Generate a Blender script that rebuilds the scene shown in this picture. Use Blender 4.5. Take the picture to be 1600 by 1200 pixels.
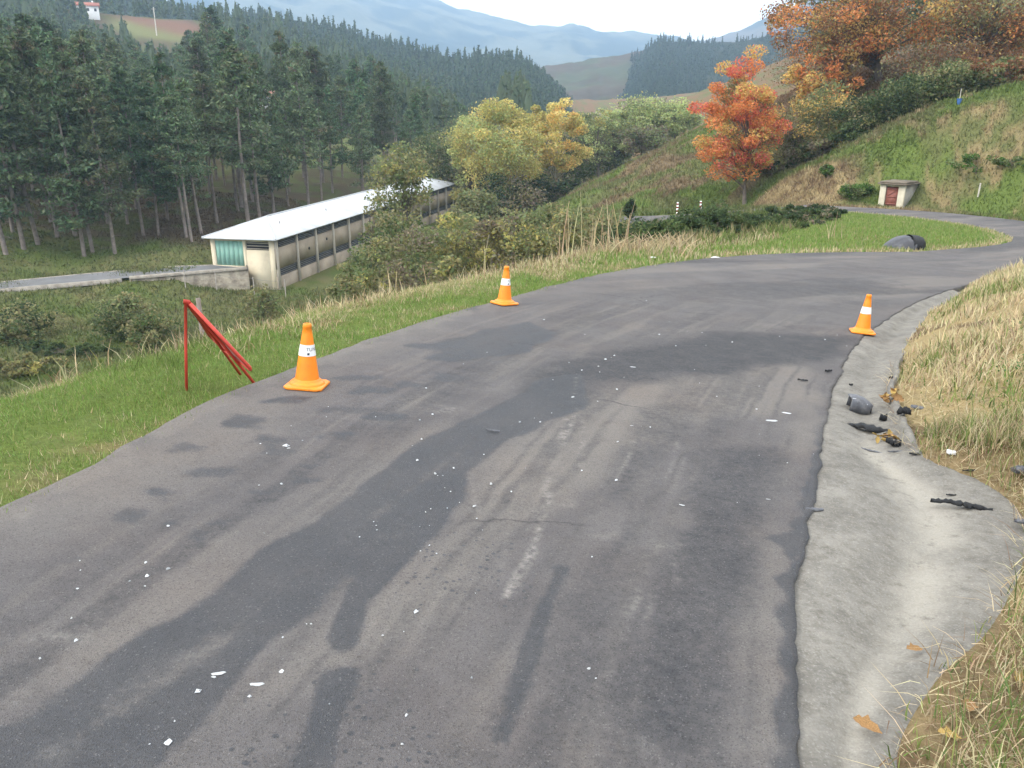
import bpy, math, random
import numpy as np
from mathutils import Vector, Matrix

for o in list(bpy.data.objects):
    bpy.data.objects.remove(o)
SC = bpy.context.scene
COL = SC.collection
rng = np.random.default_rng(11)
random.seed(5)
R = math.radians

# ------------------------------------------------------------------ camera
PITCH = R(19.0)
CAM_H = 1.65
FPX = 1248.0
cam_d = bpy.data.cameras.new('camera')
cam_d.sensor_width = 36.0
cam_d.lens = FPX / 1600 * 36.0
cam_d.clip_start = 0.05
cam_d.clip_end = 20000
cam = bpy.data.objects.new('camera', cam_d)
cam.location = (0, 0, CAM_H)
cam.rotation_euler = (R(90) - PITCH, 0, 0)
COL.objects.link(cam)
SC.camera = cam

# ------------------------------------------------------------------ sky, sun, exposure
SUN_DIR = Vector((-0.74, -0.30, 0.60)).normalized()          # towards the sun, behind a thin overcast
sun_elev = math.asin(SUN_DIR.z)
sun_az = math.atan2(SUN_DIR.x, SUN_DIR.y)
world = bpy.data.worlds.new('World')
SC.world = world
world.use_nodes = True
wn = world.node_tree.nodes
wl = world.node_tree.links
for n in list(wn):
    wn.remove(n)
w_out = wn.new('ShaderNodeOutputWorld')
w_bg = wn.new('ShaderNodeBackground')
w_sky = wn.new('ShaderNodeTexSky')
w_sky.sky_type = 'NISHITA'
w_sky.sun_disc = False
w_sky.sun_elevation = sun_elev
w_sky.sun_rotation = sun_az
w_sky.air_density = 1.0
w_sky.dust_density = 2.0
w_sky.ozone_density = 1.0
w_mix = wn.new('ShaderNodeMix')
w_mix.data_type = 'RGBA'
w_mix.inputs[0].default_value = 0.82                          # even veil of thin white cloud over the whole sky
w_mix.inputs[7].default_value = (17.6, 17.4, 17.1, 1)
wl.new(w_sky.outputs[0], w_mix.inputs[6])
wl.new(w_mix.outputs[2], w_bg.inputs[0])
w_bg.inputs[1].default_value = 0.10
wl.new(w_bg.outputs[0], w_out.inputs[0])

sun_d = bpy.data.lights.new('sun', 'SUN')
sun_d.energy = 1.5
sun_d.angle = R(14)
sun_d.color = (1.0, 0.93, 0.82)
sun = bpy.data.objects.new('sun', sun_d)
sun.rotation_euler = SUN_DIR.to_track_quat('Z', 'Y').to_euler()
sun.location = (-60, -20, 60)
COL.objects.link(sun)

SC.view_settings.view_transform = 'Standard'
SC.view_settings.look = 'None'
SC.view_settings.gamma = 1
SC.view_settings.use_curve_mapping = False
SC.view_settings.exposure = 0.92
SC.render.engine = 'CYCLES'
SC.cycles.use_denoising = True
SC.cycles.max_bounces = 6
SC.cycles.diffuse_bounces = 3
SC.cycles.glossy_bounces = 2
SC.cycles.transmission_bounces = 4
SC.cycles.transparent_max_bounces = 6
SC.cycles.volume_bounces = 1
SC.cycles.sample_clamp_indirect = 6
HAZE_D = 0.00036
SC.cycles.use_adaptive_sampling = True
SC.cycles.adaptive_threshold = 0.02

# ------------------------------------------------------------------ helpers
def smooth(a, b, x):
    t = np.clip((x - a) / (b - a), 0, 1)
    return t * t * (3 - 2 * t)

def _hash(ix, iy, s):
    n = (ix.astype(np.int64) * 374761393 + iy.astype(np.int64) * 668265263 + s * 974634777) & 0xffffffff
    n = ((n ^ (n >> 13)) * 1274126177) & 0xffffffff
    return ((n ^ (n >> 16)) & 0xffff) / 65535.0

def vnoise(x, y, s=0):
    x = np.asarray(x, float); y = np.asarray(y, float)
    ix = np.floor(x); iy = np.floor(y)
    fx = x - ix; fy = y - iy
    fx = fx * fx * (3 - 2 * fx); fy = fy * fy * (3 - 2 * fy)
    a = _hash(ix, iy, s); b = _hash(ix + 1, iy, s); c = _hash(ix, iy + 1, s); d = _hash(ix + 1, iy + 1, s)
    return (a * (1 - fx) + b * fx) * (1 - fy) + (c * (1 - fx) + d * fx) * fy

def fbm(x, y, oct=4, s=0):
    v = 0; amp = .5; tot = 0
    for k in range(oct):
        v = v + amp * vnoise(x * 2 ** k + 17.3 * k, y * 2 ** k - 9.1 * k, s + k)
        tot += amp; amp *= .5
    return v / tot                                             # 0..1

SP, CP = math.sin(PITCH), math.cos(PITCH)
def ray(px, py):
    r = (px - 800) / FPX; u = (600 - py) / FPX
    return np.array([r, CP + u * SP, -SP + u * CP])
def los(px, py, y):                                           # point seen at that place, y metres ahead
    d = ray(px, py); t = y / d[1]
    return np.array([0, 0, CAM_H]) + t * d

def plane_z(x, y):                                            # the road's own tilted plane
    x = np.asarray(x, float); y = np.asarray(y, float)
    g = np.where(x < 12, x, 12 + (x - 12) * 0.35)
    z = -0.07 * g - 0.065 * np.minimum(y, 40) - 0.055 * np.maximum(y - 40, 0)
    return z - np.maximum(0, 20 - x) * 0.16 * smooth(46, 56, y)          # the far leg dips away to the left

def hit_plane(px, py):
    d = ray(px, py)
    t = 3.0
    for _ in range(60):
        z = plane_z(d[0] * t, d[1] * t)
        t += (CAM_H + d[2] * t - z) / (-d[2]) * 0.5
    return (float(d[0] * t), float(d[1] * t))

def seg_dist(px, py, poly, closed=True):
    """distance to a polyline and, for closed ones, the inside test"""
    P = np.asarray(poly, float)
    Q = np.roll(P, -1, 0) if closed else P[1:]
    A = P if closed else P[:-1]
    best = np.full(px.shape, 1e18)
    inside = np.zeros(px.shape, bool)
    for (ax, ay), (bx, by) in zip(A, Q):
        dx, dy = bx - ax, by - ay
        L = dx * dx + dy * dy + 1e-12
        t = np.clip(((px - ax) * dx + (py - ay) * dy) / L, 0, 1)
        best = np.minimum(best, (px - ax - t * dx) ** 2 + (py - ay - t * dy) ** 2)
        if closed:
            c = ((ay > py) != (by > py))
            with np.errstate(divide='ignore', invalid='ignore'):
                xi = (bx - ax) * (py - ay) / (by - ay + 1e-30) + ax
            inside ^= c & (px < xi)
    d = np.sqrt(best)
    return d, inside

def sdf(px, py, poly):                                        # negative inside
    px = np.asarray(px, float); py = np.asarray(py, float)
    d, i = seg_dist(px, py, poly)
    return np.where(i, -d, d)

def catmull(pts, n):
    P = np.asarray(pts, float)
    P = np.vstack([2 * P[0] - P[1], P, 2 * P[-1] - P[-2]])
    m = len(P) - 3
    u = np.linspace(0, m - 1e-6, n)
    i = u.astype(int); t = (u - i)[:, None]
    a, b, c, d = P[i], P[i + 1], P[i + 2], P[i + 3]
    return .5 * ((2 * b) + (-a + c) * t + (2 * a - 5 * b + 4 * c - d) * t ** 2 + (-a + 3 * b - 3 * c + d) * t ** 3)

# ---- meshes
def np_mesh(name, V, F, col=None, smooth_f=False, attrs=None):
    """V (n,3); F list of index arrays, each (k,3) or (k,4)"""
    V = np.ascontiguousarray(V, dtype=np.float32)
    if isinstance(F, np.ndarray):
        F = [F]
    F = [np.asarray(f, dtype=np.int32) for f in F if len(f)]
    me = bpy.data.meshes.new(name)
    me.vertices.add(len(V)); me.vertices.foreach_set('co', V.ravel())
    loops = np.concatenate([f.ravel() for f in F])
    tot = np.concatenate([np.full(len(f), f.shape[1], np.int32) for f in F])
    start = np.concatenate([[0], np.cumsum(tot)[:-1]]).astype(np.int32)
    me.loops.add(len(loops)); me.loops.foreach_set('vertex_index', loops)
    me.polygons.add(len(tot))
    me.polygons.foreach_set('loop_start', start)
    me.polygons.foreach_set('loop_total', tot)
    if smooth_f:
        me.polygons.foreach_set('use_smooth', np.ones(len(tot), bool))
    me.update(calc_edges=True)
    if col is not None:
        a = me.color_attributes.new('Col', 'FLOAT_COLOR', 'POINT')
        c = np.ones((len(V), 4), np.float32); c[:, :3] = col
        a.data.foreach_set('color', c.ravel())
    for k, v in (attrs or {}).items():
        a = me.attributes.new(k, 'FLOAT', 'POINT')
        a.data.foreach_set('value', np.ascontiguousarray(v, dtype=np.float32))
    return me

class MB:
    """collects shapes; build() links them as one mesh object"""
    def __init__(s):
        s.v = []; s.f3 = []; s.f4 = []; s.c = []; s.n = 0
    def add(s, V, F, col=(1, 1, 1)):
        V = np.asarray(V, float); F = np.asarray(F, int)
        if len(V) == 0: return s
        s.v.append(V)
        (s.f3 if F.shape[1] == 3 else s.f4).append(F + s.n)
        c = np.asarray(col, float)
        s.c.append(np.tile(c, (len(V), 1)) if c.ndim == 1 else c)
        s.n += len(V)
        return s
    def box(s, c, size, rz=0, col=(1, 1, 1), M=None):
        x, y, z = [q / 2 for q in size]
        V = np.array([(-x, -y, -z), (x, -y, -z), (x, y, -z), (-x, y, -z), (-x, -y, z), (x, -y, z), (x, y, z), (-x, y, z)])
        if rz:
            ca, sa = math.cos(rz), math.sin(rz)
            V = np.stack([V[:, 0] * ca - V[:, 1] * sa, V[:, 0] * sa + V[:, 1] * ca, V[:, 2]], 1)
        if M is not None:
            V = V @ np.array(M).T
        V = V + np.asarray(c)
        return s.add(V, [(0, 3, 2, 1), (4, 5, 6, 7), (0, 1, 5, 4), (1, 2, 6, 5), (2, 3, 7, 6), (3, 0, 4, 7)], col)
    def tube(s, pts, rad, sides=6, col=(1, 1, 1), caps=True):
        pts = np.asarray(pts, float); n = len(pts)
        rad = np.broadcast_to(np.asarray(rad, float), (n,))
        T = np.gradient(pts, axis=0); T /= np.linalg.norm(T, axis=1)[:, None] + 1e-9
        ref = np.where(np.abs(T[:, 2:3]) > .9, np.array([[1., 0, 0]]), np.array([[0, 0, 1.]]))
        U = np.cross(T, ref); U /= np.linalg.norm(U, axis=1)[:, None] + 1e-9
        W = np.cross(T, U)
        a = np.linspace(0, 2 * math.pi, sides, endpoint=False)
        V = pts[:, None] + rad[:, None, None] * (np.cos(a)[None, :, None] * U[:, None] + np.sin(a)[None, :, None] * W[:, None])
        V = V.reshape(-1, 3)
        F = []
        for i in range(n - 1):
            for j in range(sides):
                k = (j + 1) % sides
                F.append((i * sides + j, i * sides + k, (i + 1) * sides + k, (i + 1) * sides + j))
        base = s.n
        s.add(V, F, col)
        if caps:
            for r0, flip in ((0, 1), (n - 1, 0)):
                ids = [r0 * sides + j for j in range(sides)]
                tri = [(ids[0], ids[j], ids[j + 1]) for j in range(1, sides - 1)]
                s.f3.append(np.array(tri) + base)
        return s
    def lathe(s, prof, sides=24, col=(1, 1, 1), M=None, o=(0, 0, 0)):
        prof = np.asarray(prof, float); n = len(prof)
        a = np.linspace(0, 2 * math.pi, sides, endpoint=False)
        V = np.stack([prof[:, 0][:, None] * np.cos(a), prof[:, 0][:, None] * np.sin(a), np.repeat(prof[:, 1][:, None], sides, 1)], -1).reshape(-1, 3)
        F = [(i * sides + j, i * sides + (j + 1) % sides, (i + 1) * sides + (j + 1) % sides, (i + 1) * sides + j) for i in range(n - 1) for j in range(sides)]
        if M is not None: V = V @ np.array(M).T
        return s.add(V + np.asarray(o), F, col)
    def prism(s, poly, z0, z1, col=(1, 1, 1)):
        P = np.asarray(poly, float); n = len(P)
        V = np.vstack([np.c_[P, np.full(n, z0)], np.c_[P, np.full(n, z1)]])
        base = s.n
        s.add(V, [(i, (i + 1) % n, n + (i + 1) % n, n + i) for i in range(n)], col)
        s.f3.append(np.array([(n, n + i, n + i + 1) for i in range(1, n - 1)]) + base)
        s.f3.append(np.array([(0, i + 1, i) for i in range(1, n - 1)]) + base)
        return s
    def mesh(s, name, smooth_f=False):
        F = []
        if s.f3: F.append(np.vstack(s.f3))
        if s.f4: F.append(np.vstack(s.f4))
        return np_mesh(name, np.vstack(s.v), F, np.vstack(s.c), smooth_f)
    def build(s, name, mat, parent=None, smooth_f=False, bevel=0):
        o = link(name, s.mesh(name, smooth_f), mat, parent)
        if bevel:
            m = o.modifiers.new('bevel', 'BEVEL'); m.width = bevel; m.segments = 2; m.limit_method = 'ANGLE'
        return o

def link(name, me, mat=None, parent=None):
    o = bpy.data.objects.new(name, me)
    if mat is not None and me is not None and not me.materials:
        me.materials.append(mat)
    COL.objects.link(o)
    if parent is not None:
        o.parent = parent
    return o
def empty(name, loc, rz=0):
    o = bpy.data.objects.new(name, None)
    o.empty_display_size = .2
    o.location = loc; o.rotation_euler = (0, 0, rz)
    COL.objects.link(o)
    return o
def tag(o, label=None, cat=None, group=None, kind=None):
    if label: o['label'] = label
    if cat: o['category'] = cat
    if group: o['group'] = group
    if kind: o['kind'] = kind
    return o
def copy_tree(o, parent=None):
    c = o.copy(); COL.objects.link(c); c.parent = parent
    for ch in list(o.children):
        copy_tree(ch, c)
    return c

# ---- materials
def new_mat(name):
    m = bpy.data.materials.new(name); m.use_nodes = True
    nt = m.node_tree
    return m, nt, nt.nodes['Principled BSDF']
def N(nt, kind, **kw):
    n = nt.nodes.new(kind)
    for k, v in kw.items(): setattr(n, k, v)
    return n
def mixc(nt, fac, a, b, mode='MIX'):
    m = N(nt, 'ShaderNodeMix', data_type='RGBA', blend_type=mode)
    for i, q in ((0, fac), (6, a), (7, b)):
        if isinstance(q, bpy.types.NodeSocket): nt.links.new(q, m.inputs[i])
        elif i == 0: m.inputs[0].default_value = q
        else: m.inputs[i].default_value = (*q, 1)
    return m.outputs[2]
def noise_n(nt, scale, detail=4, rough=.6, coord='Object', vec_scale=None):
    tc = N(nt, 'ShaderNodeTexCoord')
    n = N(nt, 'ShaderNodeTexNoise'); n.inputs['Scale'].default_value = scale
    n.inputs['Detail'].default_value = detail; n.inputs['Roughness'].default_value = rough
    src = tc.outputs[coord]
    if vec_scale:
        mp = N(nt, 'ShaderNodeMapping'); mp.inputs['Scale'].default_value = vec_scale
        nt.links.new(src, mp.inputs[0]); src = mp.outputs[0]
    nt.links.new(src, n.inputs[0])
    return n.outputs[0]
def ramp(nt, src, lo, hi, a=0., b=1.):
    m = N(nt, 'ShaderNodeMapRange'); m.clamp = True
    nt.links.new(src, m.inputs[0])
    for i, q in zip((1, 2, 3, 4), (lo, hi, a, b)): m.inputs[i].default_value = q
    return m.outputs[0]
def bump(nt, bsdf, src, strength, dist=.01):
    b = N(nt, 'ShaderNodeBump'); b.inputs['Strength'].default_value = strength; b.inputs['Distance'].default_value = dist
    nt.links.new(src, b.inputs['Height']); nt.links.new(b.outputs[0], bsdf.inputs['Normal'])

def m_plain(name, col, rough=.6, var=.25, scale=8., metal=0., bmp=0., spec=.5, dirt=None, dirt_s=3., dirt_lo=.5, dirt_hi=.75):
    m, nt, b = new_mat(name)
    n = noise_n(nt, scale, 5)
    c = mixc(nt, ramp(nt, n, .3, .7), tuple(q * (1 - var) for q in col), tuple(min(1, q * (1 + var)) for q in col))
    if dirt:
        c = mixc(nt, ramp(nt, noise_n(nt, dirt_s, 6, .65), dirt_lo, dirt_hi), c, dirt)
    nt.links.new(c, b.inputs['Base Color'])
    b.inputs['Roughness'].default_value = rough
    b.inputs['Metallic'].default_value = metal
    b.inputs['Specular IOR Level'].default_value = spec
    if bmp: bump(nt, b, noise_n(nt, scale * 4, 4), bmp)
    return m

def m_leaf(name, trans=.3, objvar=.0, rough=.75):
    """colour from the mesh (each leaf its own), light shining a little through"""
    m, nt, b = new_mat(name)
    at = N(nt, 'ShaderNodeAttribute', attribute_name='Col')
    c = at.outputs['Color']
    if objvar:
        oi = N(nt, 'ShaderNodeObjectInfo')
        hs = N(nt, 'ShaderNodeHueSaturation')
        nt.links.new(ramp(nt, oi.outputs['Random'], 0, 1, .5 - .035 * objvar, .5 + .03 * objvar), hs.inputs['Hue'])
        mul = N(nt, 'ShaderNodeMath', operation='MULTIPLY'); mul.inputs[1].default_value = 7.31
        fr = N(nt, 'ShaderNodeMath', operation='FRACT')
        nt.links.new(oi.outputs['Random'], mul.inputs[0]); nt.links.new(mul.outputs[0], fr.inputs[0])
        nt.links.new(ramp(nt, fr.outputs[0], 0, 1, 1 - .35 * objvar, 1 + .35 * objvar), hs.inputs['Value'])
        nt.links.new(c, hs.inputs['Color']); c = hs.outputs[0]
    nt.links.new(c, b.inputs['Base Color'])
    b.inputs['Roughness'].default_value = rough
    b.inputs['Specular IOR Level'].default_value = .2
    tr = N(nt, 'ShaderNodeBsdfTranslucent'); nt.links.new(c, tr.inputs[0])
    mx = N(nt, 'ShaderNodeMixShader'); mx.inputs[0].default_value = trans
    nt.links.new(b.outputs[0], mx.inputs[1]); nt.links.new(tr.outputs[0], mx.inputs[2])
    nt.links.new(mx.outputs[0], nt.nodes['Material Output'].inputs['Surface'])
    return m
M = {}
M['leaf'] = m_leaf('foliage', .42)
M['needle'] = m_leaf('pine_needles', .25, 1.0)
M['grass'] = m_leaf('grass_blades', .3)
M['bark'] = m_plain('bark', (.13, .105, .085), .9, .35, 3, bmp=.5)
M['pinebark'] = m_plain('pine_bark', (.20, .165, .14), .9, .35, 2, bmp=.5)
M['palebark'] = m_plain('pale_bark', (.42, .39, .33), .85, .25, 2, bmp=.3)
# ------------------------------------------------------------------ the lie of the land
# road edges as (left, right) pairs along the road, in metres
PAIRS = [((-3.6, -3), (-.5, -3.5)), ((-2.95, 0), (.28, 0)), ((-2.6, 1.7), (.83, 1.8)), ((-2.31, 3.23), (1.14, 2.76)),
         ((-2.18, 3.83), (1.47, 3.5)), ((-2.05, 4.77), (1.82, 4.34)), ((-1.81, 5.63), (2.3, 5.45)), ((-1.43, 6.85), (2.96, 6.87)),
         ((-.83, 8.4), (3.89, 8.66)), ((0, 10.25), (5.0, 10.4)), ((1.5, 13.28), (6.98, 13.15)), ((3.96, 16.98), (9.3, 15.9)),
         ((6.26, 19.5), (12, 18.6)), ((8.64, 21.55), (14.5, 20.8)), ((11.1, 23.3), (17, 22.8)), ((13.9, 25.2), (19.8, 25.2)),
         ((16.0, 26.8), (22.3, 27.5)), ((18.2, 29.2), (24.0, 30)), ((19.8, 32.2), (25.5, 34)), ((21.2, 36), (26.6, 39)),
         ((21.9, 39.8), (27.1, 43.5)), ((21.6, 43.5), (26.6, 47.8)), ((20.2, 46.8), (25.0, 51)), ((17.5, 49.5), (21.6, 53.8)),
         ((13, 53), (16.0, 57.5)), ((7.5, 57.5), (10.5, 61.8)), ((2.5, 61.6), (5.2, 66))]
LEFT = np.array([p[0] for p in PAIRS], float)
RIGHT = np.array([p[1] for p in PAIRS], float)
GUT = [((-.5, -3.5), (.25, -3.6)), ((.28, 0), (.85, -.1)), ((.6, 1.05), (1.05, 1.0)), ((.83, 1.8), (1.13, 1.78)), ((1.0, 2.32), (1.5, 2.3)), ((1.14, 2.76), (1.92, 2.68)),
       ((1.47, 3.5), (2.45, 3.3)), ((1.72, 4.1), (2.84, 3.95)), ((1.9, 4.5), (2.88, 4.42)), ((2.1, 5.0), (2.72, 4.86)), ((2.45, 5.8), (3.0, 5.75)), ((2.96, 6.87), (3.48, 6.85)),
       ((3.89, 8.66), (4.5, 8.72)), ((5.0, 10.4), (5.52, 10.4)), ((6.0, 11.9), (6.4, 11.8)), ((6.98, 13.15), (7.35, 13.0)), ((8.2, 14.7), (8.4, 14.55))]
GIN = np.array([g[0] for g in GUT], float)
GOUT = np.array([g[1] for g in GUT], float)
WEDGE_L = [(2.5, 61.6), (7.5, 57.5), (13, 53), (16.6, 49.6), (18.3, 46), (17.2, 42), (14.2, 36.5), (10, 28.5), (6, 21.4), (4.1, 18.2), (2.7, 16.2)]
PLAT = np.vstack([catmull(LEFT[:11], 60), np.array(WEDGE_L[::-1]), RIGHT[::-1][:16], catmull(GOUT, 60)[::-1]])
PAVED = np.vstack([catmull(LEFT, 160), RIGHT[::-1][:16], np.array([(8.8, 15.2)]), catmull(GOUT, 80)[::-1]])

def L3(*a): return tuple(los(*a))
CTRL = [(-3.9, -10, -.1), (-9, -10, -4), (-8.5, 0, -4.2), (-6.2, 5, -2.4), (-8, 10, -4.6), (-10, 20, -7), (-5.5, 14, -3.9), (-3.5, 20, -5),
        (0, 24, -4.9), (-20, 0, -9), (-25, 15, -9.5), (-15, 30, -10), (-25, 35, -11.6), (-26, 50, -14.0), (-40, 30, -12.5), (-42, 50, -14.6),
        (-32, 62, -15.4), (-20, 60, -15.0), (-15, 45, -13), (-10, 35, -10), (-5, 30, -7.5), (-10, 60, -14), (0, 45, -9.2), (5, 36, -6.6), (9, 42, -6.3),
        (12, 47, -6.0), (0, 54, -10), (-5, 80, -12), (-24, 80, -16.4), (-15, 100, -16.4), (-8, 125, -16.4), (-5, 150, -16), (-32, 74, -15.8), (-49, 70, -15.6),
        (-60, 74, -15.4), (-80, 70, -15), (-90, 30, -14), (-120, 0, -12), (-120, 80, -11),
        (-34, 87, -14.2), (-49, 82, -14.6), (-49.5, 92, -14.0), (-55, 90, -13.2), (-70, 92, -12.2), (-26, 110, -14.2), (-22, 150, -13.6),
        (-50, 110, -12.0), (-80, 110, -10.5), (-50, 140, -11), (-90, 150, -8), (-30, 190, -11), (-60, 200, -1), (-110, 200, -2), (-74, 190, -1),
        (-120, 300, 7), (-80, 300, 4), (-165, 400, 36), (-192, 400, 43), (-220, 330, 28), (-150, 440, 48), (-260, 450, 70), (-60, 400, 8), (-20, 300, -8), (0, 220, -13), (20, 400, -14),
        (5, 110, -12.4), (9, 122, -12.4), (15, 150, -12), (30, 200, -10), (2, 92, -10.5),
        L3(885, 312, 85), L3(960, 268, 93), L3(1040, 228, 99), L3(1092, 197, 104), (34, 150, -1), (48, 150, 6), (40, 120, 3),
        L3(1000, 326, 69), L3(1100, 300, 76), L3(1180, 270, 79), L3(1010, 290, 82), L3(1100, 245, 90),
        L3(1600, 158, 60), L3(1480, 178, 63), L3(1360, 215, 66), L3(1250, 270, 68), L3(1200, 300, 69), L3(1165, 326, 70),
        L3(1500, 290, 57), L3(1600, 325, 51), L3(1600, 250, 55), L3(1450, 245, 61), L3(1300, 295, 61), L3(1230, 315, 64), L3(1385, 322, 58.5),
        L3(1400, 112, 88), (40, 76, .6), (33, 74, -1.0), (48, 80, 3.0), L3(1500, 75, 92), L3(1600, 15, 110), L3(1600, 130, 78), L3(1250, 195, 90), L3(1200, 235, 88),
        (60, 60, 8), (80, 80, 16), (60, 30, 5), (40, 20, 3), (34, 38, -2.0), (30, 28, -1.8), (24, 22, -1.2), (18, 14, .2), (12, 6, 1.2), (9, 0, 1.4), (6, -8, 1.2), (30, 0, 5),
        (100, 150, 26), (150, 300, 40), (80, 250, 14), (60, 350, 0)]
CT = np.array(CTRL)
_D = np.sqrt(((CT[:, None, :2] - CT[None, :, :2]) ** 2).sum(-1) + 16.0)
_A = np.zeros((len(CT) + 1, len(CT) + 1)); _A[:-1, :-1] = _D; _A[:-1, -1] = 1; _A[-1, :-1] = 1
_W = np.linalg.solve(_A + 1e-9 * np.eye(len(_A)), np.r_[CT[:, 2], 0])
def rbf(x, y):
    out = np.full(x.shape, _W[-1])
    for (cx, cy, _), w in zip(CTRL, _W[:-1]):
        out = out + w * np.sqrt((x - cx) ** 2 + (y - cy) ** 2 + 16.0)
    return out

SHED_O = np.array(los(436, 451, 83.5)); SHED_RZ = -math.atan2(.21, .977)
SHED_W, SHED_L, SHED_H = 7.46, 66.8, 5.2
def shed_local(x, y):
    dx, dy = x - SHED_O[0], y - SHED_O[1]
    c, s = math.cos(SHED_RZ), math.sin(SHED_RZ)
    return dx * c + dy * s, -dx * s + dy * c

def height(x, y, carve=True):
    x = np.asarray(x, float); y = np.asarray(y, float)
    shp = x.shape; x = x.ravel(); y = y.ravel()
    V = rbf(x, y)
    far = smooth(420, 700, np.hypot(x, y))
    V = V * (1 - far) + far * -25
    rr = np.hypot(x, y)
    V = V + (fbm(x * .12, y * .12, 4, 3) - .5) * 1.6 * smooth(6, 30, rr) + (fbm(x * .9, y * .9, 3, 9) - .5) * .25
    # level strip round the shed
    lx, ly = shed_local(x, y)
    bd = np.maximum(np.maximum(lx - 1.2, -SHED_W - .6 - lx), np.maximum(-ly - .3, ly - SHED_L - 1))
    side = smooth(-SHED_W - 6, -SHED_W, lx)
    V = V * smooth(0, 7, bd) + (1 - smooth(0, 7, bd)) * (SHED_O[2] - .1 + (1 - smooth(-1.2, -.4, lx + SHED_W)) * 2.2)
    P = plane_z(x, y)
    d = sdf(x, y, PLAT)
    right = ((x > np.interp(y, RIGHT[:20, 1], RIGHT[:20, 0]) - 1.0) & (y < 25)).astype(float)
    # bank on the inside of the bend
    dr = np.maximum(d, 0)
    bank = P + (1.45 * (1 - np.exp(-dr / 2.1))) * (.30 + .70 * smooth(3.5, 8.5, y)) * smooth(24, 17, y) + (fbm(x * 1.7, y * 1.7, 3, 21) - .5) * .16 * smooth(0, .6, dr)
    verge = P - .02 - .05 * dr + (fbm(x * 2.3, y * 2.3, 3, 31) - .5) * .10 * smooth(0, .5, dr)
    edge = np.where(right > .5, bank, verge)
    w0 = np.where(right > .5, 3.0, .75 + .02 * np.maximum(y, 0)); w1 = w0 + np.where(right > .5, 7.0, 3.0 + .10 * np.maximum(y, 0))
    s = smooth(0, 1, (dr - w0) / (w1 - w0))
    out = edge * (1 - s) + V * s
    if carve:
        out = np.where(d < .6, out - .09 * smooth(0, .10, -sdf(x, y, PAVED)), out)
    return out.reshape(shp)

def h1(x, y, carve=False): return float(height(np.array([x]), np.array([y]), carve)[0])
_T = np.geomspace(1.5, 900, 700)
def hit(px, py):
    d = ray(px, py)
    z = CAM_H + d[2] * _T
    g = height(d[0] * _T, d[1] * _T, False)
    k = np.argmax(z < g) if (z < g).any() else len(_T) - 1
    return np.array([d[0] * _T[k], d[1] * _T[k], g[k]])

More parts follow.
